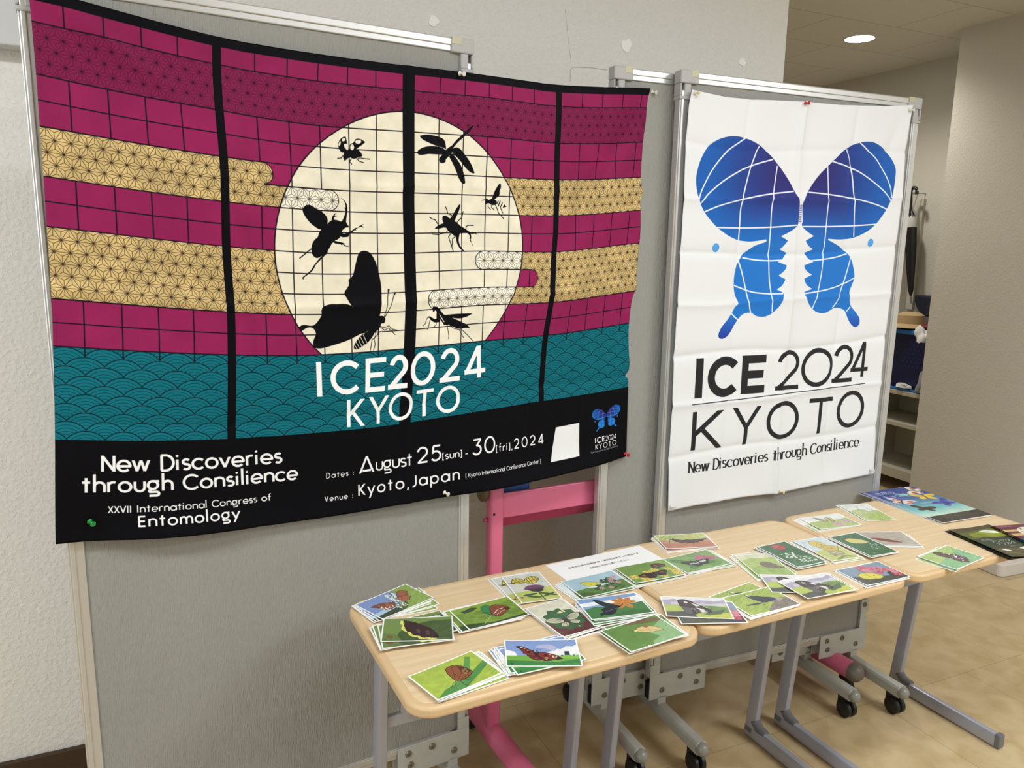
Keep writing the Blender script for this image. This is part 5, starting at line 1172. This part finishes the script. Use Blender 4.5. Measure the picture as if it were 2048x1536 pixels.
tag(wb, 'white fabric banner with a big blue butterfly logo on the right-hand board', 'banner')

# ------------------------------------------------------------------ push pins
def pin(mt, label, pos, nrm, tilt=(0, 0), k=1.0):
    t = thing('push_pin', label, 'push pin', tuple(pos), 0)
    d = Vector((nrm[0] + tilt[0], nrm[1], tilt[1])).normalized()
    Q = d.to_track_quat('Z', 'Y').to_matrix().to_4x4()
    bm = bmesh.new(); lathe(bm, [(.0042, .0), (.0048, .0012), (.0026, .003), (.0022, .0085), (.0046, .0105), (.005, .012), (.0046, .0128), (.0, .0128)], 18, Q @ Matrix.Scale(k, 4))
    obj('grip', bm, mt, t, smooth=True)
    bm = bmesh.new(); lathe(bm, [(.0006, .001), (.0006, -.006), (.0, -.012)], 8, Q); obj('needle', bm, 'steel', t)
nA = (-AN[0], -AN[1]); nC = (-CN[0], -CN[1])
for mt, U, V, lab in (('pin_green', .0548, .9708, 'green push pin at the lower left of the crimson banner'), ('pin_white', .811, .9987, 'clear push pin at the middle of the bottom hem of the crimson banner'),
                      ('pin_red', 1.412, 1.0012, 'red push pin at the lower right corner of the crimson banner'), ('pin_white', .8389, .004, 'clear push pin at the middle of the top hem of the crimson banner'),
                      ('pin_white', 1.404, .0094, 'clear push pin at the upper right corner of the crimson banner')):
    p = banner_at(np.array([U]), np.array([V]))[0]; pin(mt, lab, p + np.array([nA[0], nA[1], 0]) * .001, nA, (.5, -.25), 1.15)
for mt, u, v, lab in (('pin_cream', .012, .006, 'cream push pin at the upper left corner of the white banner'), ('pin_red', .472, .004, 'red push pin in the middle of the top hem of the white banner'),
                      ('pin_white', .985, .012, 'clear push pin at the upper right corner of the white banner'), ('pin_white', .012, .988, 'clear push pin at the lower left corner of the white banner'),
                      ('pin_cream', .505, .994, 'pale push pin in the middle of the bottom hem of the white banner'), ('pin_white', .978, .985, 'clear push pin at the lower right corner of the white banner')):
    p = white_at(np.array([u]), np.array([v]))[0][0]; pin(mt, lab, p + np.array([nC[0], nC[1], 0]) * .001, nC, (.45, -.1), 1.1)


# ------------------------------------------------------------------ tables
TZ = 0.70
def table(label, x, y, yaw):
    t = thing('folding_table', label, 'table', (x, y, 0), yaw, 'small maple tables set in a row')
    W2, D2 = .3285, .232
    bm = bmesh.new(); prism(bm, rrect(W2 - .016, D2 - .016, .036), TZ - .004, TZ); tp = obj('tabletop', bm, 'table_maple', t, bevel=0.0015)
    bm = bmesh.new(); prism(bm, rrect(W2, D2, .052, 8), TZ - .024, TZ - .0012); obj('edge_band', bm, 'table_edge', tp, bevel=0.007, seg=4)
    for s_ in (-1, 1):
        xc = s_ * (W2 - .062)
        def sec(z): return .148 + (.62 - z) * .095          # the post leans back on the way down
        bm = bmesh.new(); a, b = [], []
        prof = [(-.0125, .0185), (-.0125, -.010), (-.009, -.0165), (0, -.0185), (.009, -.0165), (.0125, -.010), (.0125, .0185)]
        for z, dst in ((.018, a), (TZ - .024, b)):
            for px_, py_ in prof: dst.append(bm.verts.new((xc + px_, sec(z) + py_, z)))
        n = len(prof); bm.faces.new(a[::-1]); bm.faces.new(b)
        for i in range(n): bm.faces.new((a[i], a[(i + 1) % n], b[(i + 1) % n], b[i]))
        lg = obj('leg', bm, 'leg_grey', t, smooth=True)
        bm = bmesh.new(); y0 = sec(.02)
        pf = [(-.0125, -.019), (-.0125, .012), (-.009, .019), (0, .0215), (.009, .019), (.0125, .012), (.0125, -.019)]
        prism(bm, pf, -(y0 + .0185), .155, T(xc, 0, .024) @ Matrix.Rotation(PI / 2, 4, 'X')); obj('foot', bm, 'leg_grey', lg, smooth=True)
        bm = bmesh.new(); tube(bm, [(xc, y0 - .004, .085), (xc, y0 - .012, .06), (xc, y0 - .03, .045), (xc, y0 - .06, .041)], [.0125, .0152, .0152, .0125], 12); obj('elbow', bm, 'leg_dark', lg, smooth=True)
        bm = bmesh.new(); box(bm, xc - .0135, xc + .0135, -.168, -.15, .003, .047); obj('foot_cap', bm, 'leg_dark', lg, bevel=0.004)
        obj('mounting_plate', B(xc - .02, xc + .02, -.16, .2, TZ - .029, TZ - .0245), 'leg_dark', lg, bevel=0.001)
    bm = bmesh.new(); box(bm, -W2 + .062, W2 - .062, .158, .172, .405, .435); obj('crossbar', bm, 'leg_grey', t, bevel=0.004)
    bm = bmesh.new(); prism(bm, [(-.03, .03), (.03, .03), (.03, -.012), (.02, -.026), (0, -.032), (-.02, -.026), (-.03, -.012)], 0, .004, T(-W2 + .135, .155, .455) @ Matrix.Rotation(PI / 2, 4, 'X'))
    lathe(bm, [(.006, 0), (.006, .0065), (.0, .0065)], 12, T(-W2 + .118, .151, .445, rx=PI / 2)); obj('hook_plate', bm, 'leg_grey', t)
    return t
table('maple-topped table nearest the camera, leftmost of the three in the row', .5935, 1.4411, .0983)
table('maple-topped table in the middle of the row of three', 1.2541, 1.5096, .074)
table('maple-topped table farthest right, holding the blue booklets', 1.9118, 1.5634, .0780)

# ------------------------------------------------------------------ paper goods on the tables
PLACED = []
def rect_pts(x, y, yaw, w_, h_):
    ux = np.array([math.cos(yaw), math.sin(yaw)]); uy = np.array([-ux[1], ux[0]])
    return [np.array([x, y]) + a * ux * w_ / 2 + b * uy * h_ / 2 for a, b in ((-1, -1), (1, -1), (1, 1), (-1, 1))]
def overlap(p, q):
    for s_ in (p, q):
        for i in range(4):
            e = s_[(i + 1) % 4] - s_[i]; n = np.array([-e[1], e[0]])
            a = [v @ n for v in p]; b = [v @ n for v in q]
            if max(a) <= min(b) or max(b) <= min(a): return False
    return True
def rest_z(x, y, yaw, w_, h_, th):
    r = rect_pts(x, y, yaw, w_, h_); z = TZ
    for q, zt in PLACED:
        if zt > z and overlap(r, q): z = zt
    z += .00012; PLACED.append((r, z + th)); return z
def sheet_mesh(name, w_, h_, th, mtop, mside='card_white', nx=8, ny=6, curl=0.0):
    bm = bmesh.new(); uvl = bm.loops.layers.uv.new('print'); top = []; bot = []
    for j in range(ny + 1):
        a, b = [], []
        for i in range(nx + 1):
            x, y = i / nx - .5, j / ny - .5
            zz = curl * ((2 * x) ** 2 * .6 + (2 * x * 2 * y) * .4 + .4) if curl else 0
            a.append(bm.verts.new((x * w_, y * h_, th + zz))); b.append(bm.verts.new((x * w_, y * h_, zz)))
        top.append(a); bot.append(b)
    for j in range(ny):
        for i in range(nx):
            f = bm.faces.new((top[j][i], top[j][i + 1], top[j + 1][i + 1], top[j + 1][i])); f.material_index = 0
            for l, (a, b) in zip(f.loops, ((i, j), (i + 1, j), (i + 1, j + 1), (i, j + 1))): l[uvl].uv = (a / nx, b / ny)
            bm.faces.new((bot[j + 1][i], bot[j + 1][i + 1], bot[j][i + 1], bot[j][i])).material_index = 1
    rim = [(0, i) for i in range(nx + 1)] + [(j, nx) for j in range(1, ny + 1)] + [(ny, i) for i in range(nx - 1, -1, -1)] + [(j, 0) for j in range(ny - 1, 0, -1)]
    for k in range(len(rim)):
        a, b = rim[k], rim[(k + 1) % len(rim)]
        bm.faces.new((bot[a[0]][a[1]], bot[b[0]][b[1]], top[b[0]][b[1]], top[a[0]][a[1]])).material_index = 1
    me = bpy.data.meshes.new(name); bm.to_mesh(me); bm.free()
    me.materials.append(MATS[mtop]); me.materials.append(MATS[mside]); return me
def lay(name, me, x, y, yaw, w_, h_, th, label, cat, group=None, z=None):
    o = bpy.data.objects.new(name, me); COL.objects.link(o)
    o.location = (x, y, rest_z(x, y, yaw, w_, h_, th) if z is None else z); o.rotation_euler = (0, 0, yaw)
    return tag(o, label, cat, group)
CW, CH, CT = .148, .100, .0006
def card_print(key, art, port):
    wd, h = (100, 148) if port else (148, 100)
    c = Canvas(wd, h, 2.8, (200, 200, 200)); art(c); gloss_haze(c)
    m = 3.0
    for q in ([(0, 0), (wd, 0), (wd, m), (0, m)], [(0, h - m), (wd, h - m), (wd, h), (0, h)], [(0, 0), (m, 0), (m, h), (0, h)], [(wd - m, 0), (wd, 0), (wd, h), (wd - m, h)]): c.fill(q, (244, 244, 242))
    print_mat('picture_' + key, c.a, rough=0.38, spec=0.45, coat=0.25)

# the printed notice goes down first, cards lie on its lower half
print_mat('notice_print', art_sheet(), rough=0.7, spec=0.3)
sx, sy, sa = .7570, 1.6750, .125
cxs = sx + .1485 * math.cos(sa) + .105 * math.sin(sa); cys = sy + .1485 * math.sin(sa) - .105 * math.cos(sa)
lay('notice_sheet', sheet_mesh('notice_sheet', .297, .21, .0004, 'notice_print'), cxs, cys, sa, .297, .21, .0004, 'white paper notice with two lines of black Japanese text', 'paper notice')

# pile: key, art, centre, yaw, portrait, label, where, [(dx, dy, turn) mm and radians of the cards beneath, bottom first]
PILES = [
 ('palegreen', art_palegreen, 1.8616, 1.713, -.203, 1, 'pale postcard of a white butterfly over light green grass, farthest back', 'pale white butterfly card at the back', [(-6, 2, .03)]),
 ('palepink', art_palepink, 1.688, 1.6826, -.053, 0, 'postcard of a black-striped swallowtail above pink flowers and white sky', 'striped swallowtail card with white sky', [(-22, -3, .03), (-12, 1, .015), (-8, -2, 0)]),
 ('orangebg', art_orangebg, 1.1847, 1.6912, -.202, 0, 'postcard of a dark spread butterfly on a peach-brown ground', 'peach-brown dark butterfly card', [(-9, -10, .10), (-8, -9, .09), (4, -7, -.05), (-7, -7, .085)]),
 ('admiral', art_admiral, 1.1336, 1.5612, .112, 0, 'postcard of a black butterfly with white bands and pink blossoms', 'white-banded butterfly and pink blossom card', [(10, -4, .05), (14, 0, -.03), (9, -7, -.10), (6, -3, -.06)]),
 ('yellowflower', art_yellowflower, .9834, 1.5451, .04, 0, 'postcard of two dark butterflies among yellow flowers', 'yellow flower card', [(-8, -2, .02), (-4, -6, .0), (-6, 2, .03), (-2, -4, .01)]),
 ('clover', art_clover, .8272, 1.5244, .113, 0, 'postcard of a yellow butterfly by dark clover leaves under blue sky', 'yellow butterfly and clover card', [(-20, -3, .07), (-16, 0, .05), (-12, -4, .06), (-9, 1, .03), (-6, -6, -.04)]),
 ('swallow', art_swallow, .6693, 1.5626, -.036, 1, 'upright postcard of a yellow swallowtail on a purple thistle', 'yellow swallowtail and thistle card', [(-26, 10, .10), (-24, 8, .04), (-16, 9, .12), (-10, 8, .06), (-21, 4, .08)]),
 ('fritillary', art_fritillary, .3496, 1.5958, .466, 0, 'postcard of two orange-brown butterflies on a white flower spike', 'orange-brown butterfly pair card', [(2, -16, -.42), (-4, -10, -.30), (6, -12, -.24), (-12, -4, -.14), (-9, -2, -.09), (-4, -2, -.05)]),
 ('leaf', art_leaf, .5307, 1.4681, .156, 0, 'postcard of a brown butterfly with white lines on lime leaves', 'white-lined brown butterfly card', [(6, 10, -.03), (-10, 8, .0), (-8, 4, -.06), (-18, -2, -.06), (-14, 0, -.04)]),
 ('mourning', art_mourning, .3649, 1.4464, -.269, 0, 'postcard of a maroon butterfly with yellow wing edges on dark leaf', 'yellow-edged maroon butterfly card', [(-2, 12, .40), (-16, -8, .30), (-13, -6, .24), (-4, -12, .17)]),
 ('parnassius', art_parnassius, .675, 1.3984, .178, 1, 'upright postcard of a cream-winged butterfly on a scalloped dark leaf', 'cream-winged butterfly card', [(2, -8, -.03), (4, -6, -.04), (0, -5, .02), (3, -3, -.02)]),
 ('orange', art_orange, .8013, 1.3973, -.088, 0, 'postcard of a black swallowtail beside an orange lily', 'black swallowtail and orange lily card', [(-4, -13, .06), (4, 5, .03), (-3, -8, .04), (8, -2, -.03), (6, 2, .04)]),
 ('hairstreak', art_hairstreak, .3902, 1.2615, .32, 0, 'postcard of a russet butterfly on lime background at the front left corner', 'russet butterfly card at the front left corner', [(12, -6, -.10), (16, -4, -.07), (8, -9, -.12), (14, 0, -.05), (9, -4, -.06), (5, -3, -.03), (3, -1, .02)]),
 ('peacock', art_peacock, .5725, 1.2718, -.318, 0, 'postcard of a dark red butterfly with a silo, blue sky and green field', 'dark red butterfly card with blue sky', [(-20, -2, .34), (-16, 0, .30), (-10, 2, .40), (-12, 0, .28), (-8, -2, .26), (-2, -4, .36)]),
 ('moth', art_moth, .8022, 1.2719, .164, 0, 'postcard of a tan butterfly on flat green at the front edge', 'tan butterfly card', [(-4, 2, .02), (12, 8, -.10), (10, 5, -.12)]),
 ('grey', art_grey, 1.2869, 1.4827, -.192, 1, 'upright postcard of a small grey butterfly on pale green', 'small grey butterfly card', [(6, 18, .12), (-14, -2, .02), (-11, 0, .0)]),
 ('redgreen', art_redgreen, 1.3958, 1.5139, .069, 1, 'upright postcard of a red butterfly and white blossom on dark green', 'red butterfly and white blossom card', [(-6, 4, .04), (-3, -6, -.02), (-4, 1, .02)]),
 ('thistle', art_thistle, 1.5207, 1.519, -.008, 1, 'upright postcard of two golden butterflies against pale blue', 'golden butterflies card', [(-6, 4, .05), (5, -12, -.06), (3, -6, .03)]),
 ('greyred', art_greyred, 1.7389, 1.5232, -.309, 0, 'postcard of a thin reddish butterfly on a hatched grey ground', 'hatched grey card', [(-16, 4, .10), (6, -8, -.16), (4, -4, -.05)]),
 ('yellowdark', art_yellowdark, 1.6351, 1.505, .016, 1, 'upright postcard of a pale yellow butterfly on dark green', 'pale yellow butterfly card on dark green', [(-5, 4, .03), (-2, -3, .01)]),
 ('pinky', art_pinky, 1.5146, 1.3548, .044, 0, 'postcard of a yellow butterfly on pink blossoms, on the middle table edge', 'yellow butterfly and pink blossom card on the middle table edge', [(-6, -4, .0), (-4, -2, .03), (-2, 3, .02)]),
 ('purple', art_purple, 1.7974, 1.3619, .225, 0, 'postcard of a purplish butterfly with white flecks on mint green', 'purplish butterfly card', [(-12, 6, .10), (4, 5, -.05), (5, 3, -.02), (2, 2, .02)]),
 ('blue', art_blue, 1.143, 1.3223, .077, 0, 'postcard of a slate blue butterfly over grass and grey stones', 'slate blue butterfly card', [(-12, 34, .16), (-10, -4, .04), (-7, -3, .02), (-4, -1, .01)]),
]
def pile(key, art, x, y, yaw, port, label, who, under):
    card_print(key, art, port)
    w_, h_ = (CH, CW) if port else (CW, CH)
    me = sheet_mesh('postcard', w_, h_, CT, 'picture_' + key)
    R2 = np.array([[math.cos(yaw), -math.sin(yaw)], [math.sin(yaw), math.cos(yaw)]])
    g = random.Random(key)
    grp = 'postcards under the ' + who
    for dx, dy, tr in under:
        d = R2 @ np.array([dx / 1000, dy / 1000])
        lay('postcard', me, x + d[0], y + d[1], yaw + tr, w_, h_, CT, 'postcard lying beneath the ' + who, 'postcard', grp)
    return lay('postcard', sheet_mesh('postcard', w_, h_, CT, 'picture_' + key, curl=.0012), x, y, yaw, w_, h_, CT + .0014, label, 'postcard')
for p_ in PILES: pile(*p_)
# the two black-and-white butterfly piles share one picture; a pink blossom card peeps out from under the left one
card_print('map', art_map, 0)
mm_ = sheet_mesh('postcard', CW, CH, CT, 'picture_map'); mtop = sheet_mesh('postcard', CW, CH, CT, 'picture_map', curl=.0012); mpk = sheet_mesh('postcard', CW, CH, CT, 'picture_pinky')
lay('postcard', mpk, .991, 1.313, -.30, CW, CH, CT, 'pink blossom postcard showing beneath the black and white butterfly card nearest the camera', 'postcard')
lay('postcard', mtop, .9793, 1.3408, -.413, CW, CH, CT + .0014, 'postcard of a black and white butterfly by a purple mountain, the one nearer the camera', 'postcard')
for dx, dy, tr in ((-.036, .030, -.40), (.006, .006, -.02), (.010, .002, -.05)):
    lay('postcard', mm_, 1.3188 + dx, 1.3368 + dy, .016 + tr, CW, CH, CT, 'postcard lying beneath the farther black and white butterfly card', 'postcard', 'postcards under the farther black and white butterfly card')
lay('postcard', mtop, 1.3188, 1.3368, .016, CW, CH, CT + .0014, 'postcard of a black and white butterfly by a purple mountain, the one farther right', 'postcard')

# booklets and flyers at the far end
print_mat('booklet_print', art_booklet(), rough=0.3, spec=0.5, coat=0.3)
bk = sheet_mesh('booklet', .21, .297, .0022, 'booklet_print', 'card_back')
for k, (x, y, a) in enumerate(((2.094, 1.717, .03), (2.100, 1.708, -.01), (2.104, 1.706, .012))):
    lay('booklet', bk, x, y, a, .21, .297, .0022, 'blue butterfly booklet on top of its pile at the back right' if k == 2 else 'blue butterfly booklet beneath the top one of the pile', 'booklet', None if k == 2 else 'blue butterfly booklets under the top one')
print_mat('green_print', art_green(), rough=0.32, spec=0.5, coat=0.3)
gf = sheet_mesh('flyer', .148, .21, .0012, 'green_print', 'dark_hole')
for k in range(5):
    lay('flyer', sheet_mesh('flyer', .148, .21, .0012, 'green_print', 'dark_hole', curl=.004) if k == 4 else gf, 2.020 + .0015 * (k % 3), 1.402 - .002 * k, -.10 + .02 * (k % 2), .148, .21, .0012 if k < 4 else .006,
        'dark green insect flyer on top of its stack, right end of the table' if k == 4 else 'dark green insect flyer beneath the top one of the stack', 'flyer', None if k == 4 else 'dark green flyers under the top one')
print_mat('maroon_print', art_maroon(), rough=0.32, spec=0.5, coat=0.3)
mf = sheet_mesh('flyer', .148, .21, .0012, 'maroon_print', 'dark_hole')
for k in range(4):
    lay('flyer', mf, 2.143 + .001 * k, 1.356 - .001 * k, -.19 + .012 * (k % 2), .148, .21, .0012, 'maroon and gold flyer with a moon, topmost, at the right edge' if k == 3 else 'maroon and gold flyer beneath the topmost one at the right edge', 'flyer', None if k == 3 else 'maroon flyers under the top one')


# ------------------------------------------------------------------ pink rolling stand behind the boards
ps = thing('rolling_stand', 'pink painted steel stand on casters seen between the two boards', 'rolling stand', (.700, 1.900, 0), .10)
SW = 1.24
for s_, xx in ((0, 0.0), (1, SW)):
    bm = bmesh.new(); prism(bm, rrect(.021, .017, .009, 4), .12, 1.35, T(xx, 0, 0)); pst = obj('post', bm, 'pink_paint', ps, smooth=True)
    for zz in (.852, .772): 
        bm = bmesh.new(); lathe(bm, [(.0035, 0), (.0035, .0012), (0, .0012)], 10, T(xx - .010, -.017, zz, rx=PI / 2)); obj('bolt', bm, 'dark_hole', pst)
    bm = bmesh.new(); tube(bm, [(xx, .2, .10), (xx, -.235, .10)], .031, 18); ft = obj('foot', bm, 'pink_paint', ps, smooth=True)
    for e, yy in ((1, .2), (-1, -.235)):
        bm = bmesh.new(); lathe(bm, [(.0325, 0), (.0325, .012), (.028, .026), (.016, .036), (0, .039)], 18, T(xx, yy, .10) @ Matrix.Rotation(-e * PI / 2, 4, 'X')); obj('end_cap', bm, 'grey_cap', ft, smooth=True)
        bm = bmesh.new(); lathe(bm, [(0, -.012), (.026, -.012), (.031, -.007), (.031, .007), (.026, .012), (0, .012)], 20, T(xx + .01, yy * .88, .031) @ Matrix.Rotation(PI / 2, 4, 'Y'))
        box(bm, xx - .004, xx + .024, yy * .88 - .02, yy * .88 + .02, .036, .072); obj('caster', bm, 'black_rubber', ft, smooth=True)
obj('tray_front', B(.021, SW - .021, -.006, .006, .752, .824), 'pink_paint', ps, bevel=0.003)
bm = bmesh.new(); prism(bm, [(0, .752), (.026, .716), (.03, .72), (.004, .756)], .021, SW - .021, Matrix(((0, 0, 1, 0), (1, 0, 0, 0), (0, 1, 0, 0), (0, 0, 0, 1)))); obj('tray_lip', bm, 'pink_shade', ps)
obj('tray_floor', B(.021, SW - .021, .006, .14, .764, .772), 'pink_paint', ps)
obj('upper_bar', B(.021, SW - .021, .012, .024, .872, .892), 'pink_paint', ps, bevel=0.003)
obj('lower_bar', B(.021, SW - .021, -.01, .01, .25, .29), 'pink_paint', ps, bevel=0.003)
bm = bmesh.new(); lathe(bm, [(0, 0), (.016, 0), (.021, .008), (.021, .02), (.016, .026), (0, .026)], 20, T(-.021, .004, .838) @ Matrix.Rotation(-PI / 2, 4, 'Y') @ Matrix.Scale(1.5, 4, (1, 0, 0))); obj('lock_knob', bm, 'olive_plastic', ps, smooth=True)
bm = bmesh.new(); lathe(bm, [(0, 0), (.006, 0), (.006, .012), (0, .012)], 12, T(-.021, .002, .752) @ Matrix.Rotation(-PI / 2, 4, 'Y')); obj('side_screw', bm, 'pink_shade', ps)
m_ = Matrix.Translation((.700, 1.900, 0)) @ Matrix.Rotation(.10, 4, 'Z')
bm = bmesh.new(); prism(bm, [(.012, .7725), (.06, .7725), (.06, .86), (.03, .872), (.012, .862)], .024, .115, m_ @ Matrix(((0, 0, 1, 0), (1, 0, 0, 0), (0, 1, 0, 0), (0, 0, 0, 1))))
tag(obj('storage_tray', bm, 'blue_plastic', bevel=0.003), 'blue plastic box lying in the tray of the pink stand', 'plastic box')

# ------------------------------------------------------------------ shoe shelf in the passage and what lies on it
sh = thing('shoe_shelf', 'beige open shoe shelf standing in the passage beyond the boards', 'shelf'); sh.matrix_world = ROOM
FA, BA, b0, b1 = 4.155, 4.53, 3.06, 4.42
obj('top_board', B(FA, BA, b0, b1, .617, .645), 'shelf_paint', sh, bevel=0.002)
obj('middle_board', B(FA, BA, b0, b1, .417, .443), 'shelf_paint', sh, bevel=0.002)
obj('bottom_board', B(FA, BA, b0, b1, .086, .148), 'shelf_paint', sh, bevel=0.002)
for bb in (b0, 3.55, 3.985, b1 - .02): obj('divider', B(FA + .006, BA - .012, bb, bb + .02, .146, .618), 'shelf_paint', sh)
obj('back_panel', B(BA - .012, BA, b0, b1, .1, .62), 'shelf_paint', sh)
for bb in (b0 + .02, b1 - .06): obj('foot', B(FA + .08, BA - .02, bb, bb + .04, 0, .087), 'shelf_paint', sh)
def rgrp(o): o.matrix_world = ROOM @ o.matrix_world; return o
# basket
bn = thing('storage_basket', 'deep navy plastic basket with a light blue rim on the shoe shelf', 'basket'); bn.matrix_world = ROOM
bm = bmesh.new(); x0, x1, y0, y1 = FA + .03, FA + .34, 3.09, 3.60
for q in ((x0, x0 + .006, y0, y1), (x1 - .006, x1, y0, y1), (x0, x1, y0, y0 + .006), (x0, x1, y1 - .006, y1)): box(bm, *q, .665, 1.0)
box(bm, x0, x1, y0, y1, .66, .67); obj('basket_wall', bm, 'bin_navy', bn)
bm = bmesh.new()
for q in ((x0 - .012, x0 + .01, y0 - .012, y1 + .012), (x1 - .01, x1 + .012, y0 - .012, y1 + .012), (x0, x1, y0 - .012, y0 + .01), (x0, x1, y1 - .01, y1 + .012)): box(bm, *q, .995, 1.022)
obj('rim', bm, 'bin_rim', bn, bevel=0.004)
bm = bmesh.new()
for i in range(5):
    for j in range(7): lathe(bm, [(.0045, 0), (.0045, .0012), (0, .0012)], 8, T(x0, y0 + .07 + .03 * i + .015 * (j % 2), .80 + .026 * j) @ Matrix.Rotation(-PI / 2, 4, 'Y'))
obj('hole_pattern', bm, 'bin_hole', bn)
tr_ = B(FA + .005, FA + .32, 3.07, 3.62, .6455, .659); tag(rgrp(obj('tray', tr_, 'bin_rim', bevel=0.004)), 'flat light blue tray under the navy basket', 'tray')
def lump(name, label, cat, m, ctr, size, seed, amp=.25):
    bm = bmesh.new(); bmesh.ops.create_icosphere(bm, subdivisions=4, radius=1.0); g = random.Random(seed)
    fs = [(Vector((g.uniform(-1, 1), g.uniform(-1, 1), g.uniform(-1, 1))) * g.uniform(2, 5), g.uniform(0, 6)) for _ in range(6)]
    for v in bm.verts:
        k = 1 + amp * sum(math.sin(f.dot(v.co) + p) for f, p in fs) / 3
        v.co = Vector((v.co.x * size[0] * k, v.co.y * size[1] * k, max(v.co.z, -.62) * size[2] * (k if v.co.z > -.5 else 1)))
    bmesh.ops.transform(bm, matrix=Matrix.Translation(ctr), verts=bm.verts[:])
    o = rgrp(obj(name, bm, m, smooth=True)); return tag(o, label, cat)
lump('folded_clothes', 'crumpled black clothes heaped in the navy basket', 'clothes', 'cloth_black', (x0 + .155, 3.345, .985), (.115, .185, .045), 3, .12)
lump('white_glove', 'white cloth hanging over the basket rim beside the pillar', 'cloth', 'cloth_white', (FA - .03, 3.125, 1.0), (.035, .05, .05), 5, .4)
lump('work_glove', 'small crumpled white glove lying in front of the basket', 'glove', 'cloth_white', (FA + .006, 3.24, .676), (.02, .055, .018), 7, .4)
lump('grey_cloth', 'crumpled grey cloth in front of the basket near the pillar', 'cloth', 'cloth_grey', (FA + .0, 3.12, .70), (.025, .035, .07), 9, .4)
# hat: brim and crown
ht = thing('sun_hat', 'beige brimmed hat resting on the clothes in the basket', 'hat'); ht.matrix_world = ROOM @ T(x0 + .09, 3.345, 1.052)
bm = bmesh.new(); lathe(bm, [(.0, .075), (.05, .072), (.078, .055), (.085, .01), (.085, .0)], 24); obj('crown', bm, 'cloth_beige', ht, smooth=True)
bm = bmesh.new(); lathe(bm, [(.083, .004), (.12, -.004), (.145, -.016), (.145, -.019), (.12, -.008), (.083, .0)], 24); obj('brim', bm, 'cloth_beige', ht, smooth=True)
lump('red_cap', 'dark red and black cap beside the beige hat', 'cap', 'dark_red', (x0 + .05, 3.175, 1.048), (.045, .05, .028), 11, .2)
# hooks and umbrellas on the passage wall
hk = thing('coat_rack', 'beige upright board fixed to the passage wall beside the umbrellas', 'coat rack'); hk.matrix_world = ROOM
obj('upright', B(4.515, 4.54, 3.530, 3.582, 1.12, 1.835), 'shelf_paint', hk, bevel=0.002)
bm = bmesh.new()
for bb in (3.541, 3.60): tube(bm, [(4.54, bb, 1.868), (4.40, bb, 1.868), (4.385, bb, 1.878)], .003, 8)
obj('hook', bm, 'steel', hk, smooth=True)
def umbrella(label, a, b, zt, lean, trim):
    u_ = thing('umbrella', label, 'umbrella'); u_.matrix_world = ROOM @ T(a, b, zt, rx=lean)
    bm = bmesh.new(); tube(bm, [(0, -.045, -.02)] + [(0, -.022 + .022 * math.cos(t), .0 + .024 * math.sin(t)) for t in np.linspace(PI, 0, 9)] + [(0, 0, -.12)], .011, 10); obj('handle', bm, 'black_rubber', u_, smooth=True)
    bm = bmesh.new(); n = 16; prof = [(-.12, .010), (-.15, .02), (-.22, .030), (-.34, .029), (-.5, .021), (-.62, .014), (-.66, .006)]; rings = []
    for z, r in prof: rings.append([bm.verts.new(((r * (1 + .22 * (k % 2))) * math.cos(2 * PI * k / n), (r * (1 + .22 * (k % 2))) * math.sin(2 * PI * k / n), z)) for k in range(n)])
    for i in range(len(rings) - 1):
        for k in range(n): bm.faces.new((rings[i][k], rings[i][(k + 1) % n], rings[i + 1][(k + 1) % n], rings[i + 1][k]))
    bm.faces.new(rings[0]); bm.faces.new(rings[-1][::-1]); obj('canopy', bm, 'umbrella_black', u_)
    bm = bmesh.new(); tube(bm, [(0, 0, -.65), (0, 0, -.71)], .005, 8); obj('tip', bm, 'steel' if trim else 'black_rubber', u_)
    bm = bmesh.new(); lathe(bm, [(.012, -.135), (.026, -.16), (.036, -.2), (.037, -.225), (.033, -.225), (.012, -.14)], 16); obj('ruffle', bm, 'umbrella_trim' if trim else 'umbrella_black', u_, smooth=True)
umbrella('black umbrella with a pale ruffled band hanging by its handle', 4.40, 3.541, 1.872, -.125, True)
umbrella('plain black umbrella hanging behind the one with a pale band', 4.40, 3.615, 1.872, -.06, False)
bm = bmesh.new(); prism(bm, [(.118 * math.cos(math.radians(t)), .135 * math.sin(math.radians(t))) for t in range(180, 361, 10)], -.03, .03, T(4.475, 3.352, 1.222) @ Matrix.Rotation(PI / 2, 4, 'Z') @ Matrix.Rotation(PI / 2, 4, 'X'))
tag(rgrp(obj('round_bag', bm, 'navy_cloth', bevel=0.012)), 'dark navy round-bottomed bag hanging on the wall above the basket', 'bag')
# low white base at the right edge
bm = bmesh.new(); prism(bm, rrect(.25, .2, .03, 6), 0, .062, T(3.63, 2.50, 0, rz=0)); 
tag(obj('low_plinth', bm, 'base_white', bevel=0.006), 'low white rounded plinth on the floor at the right edge', 'plinth')
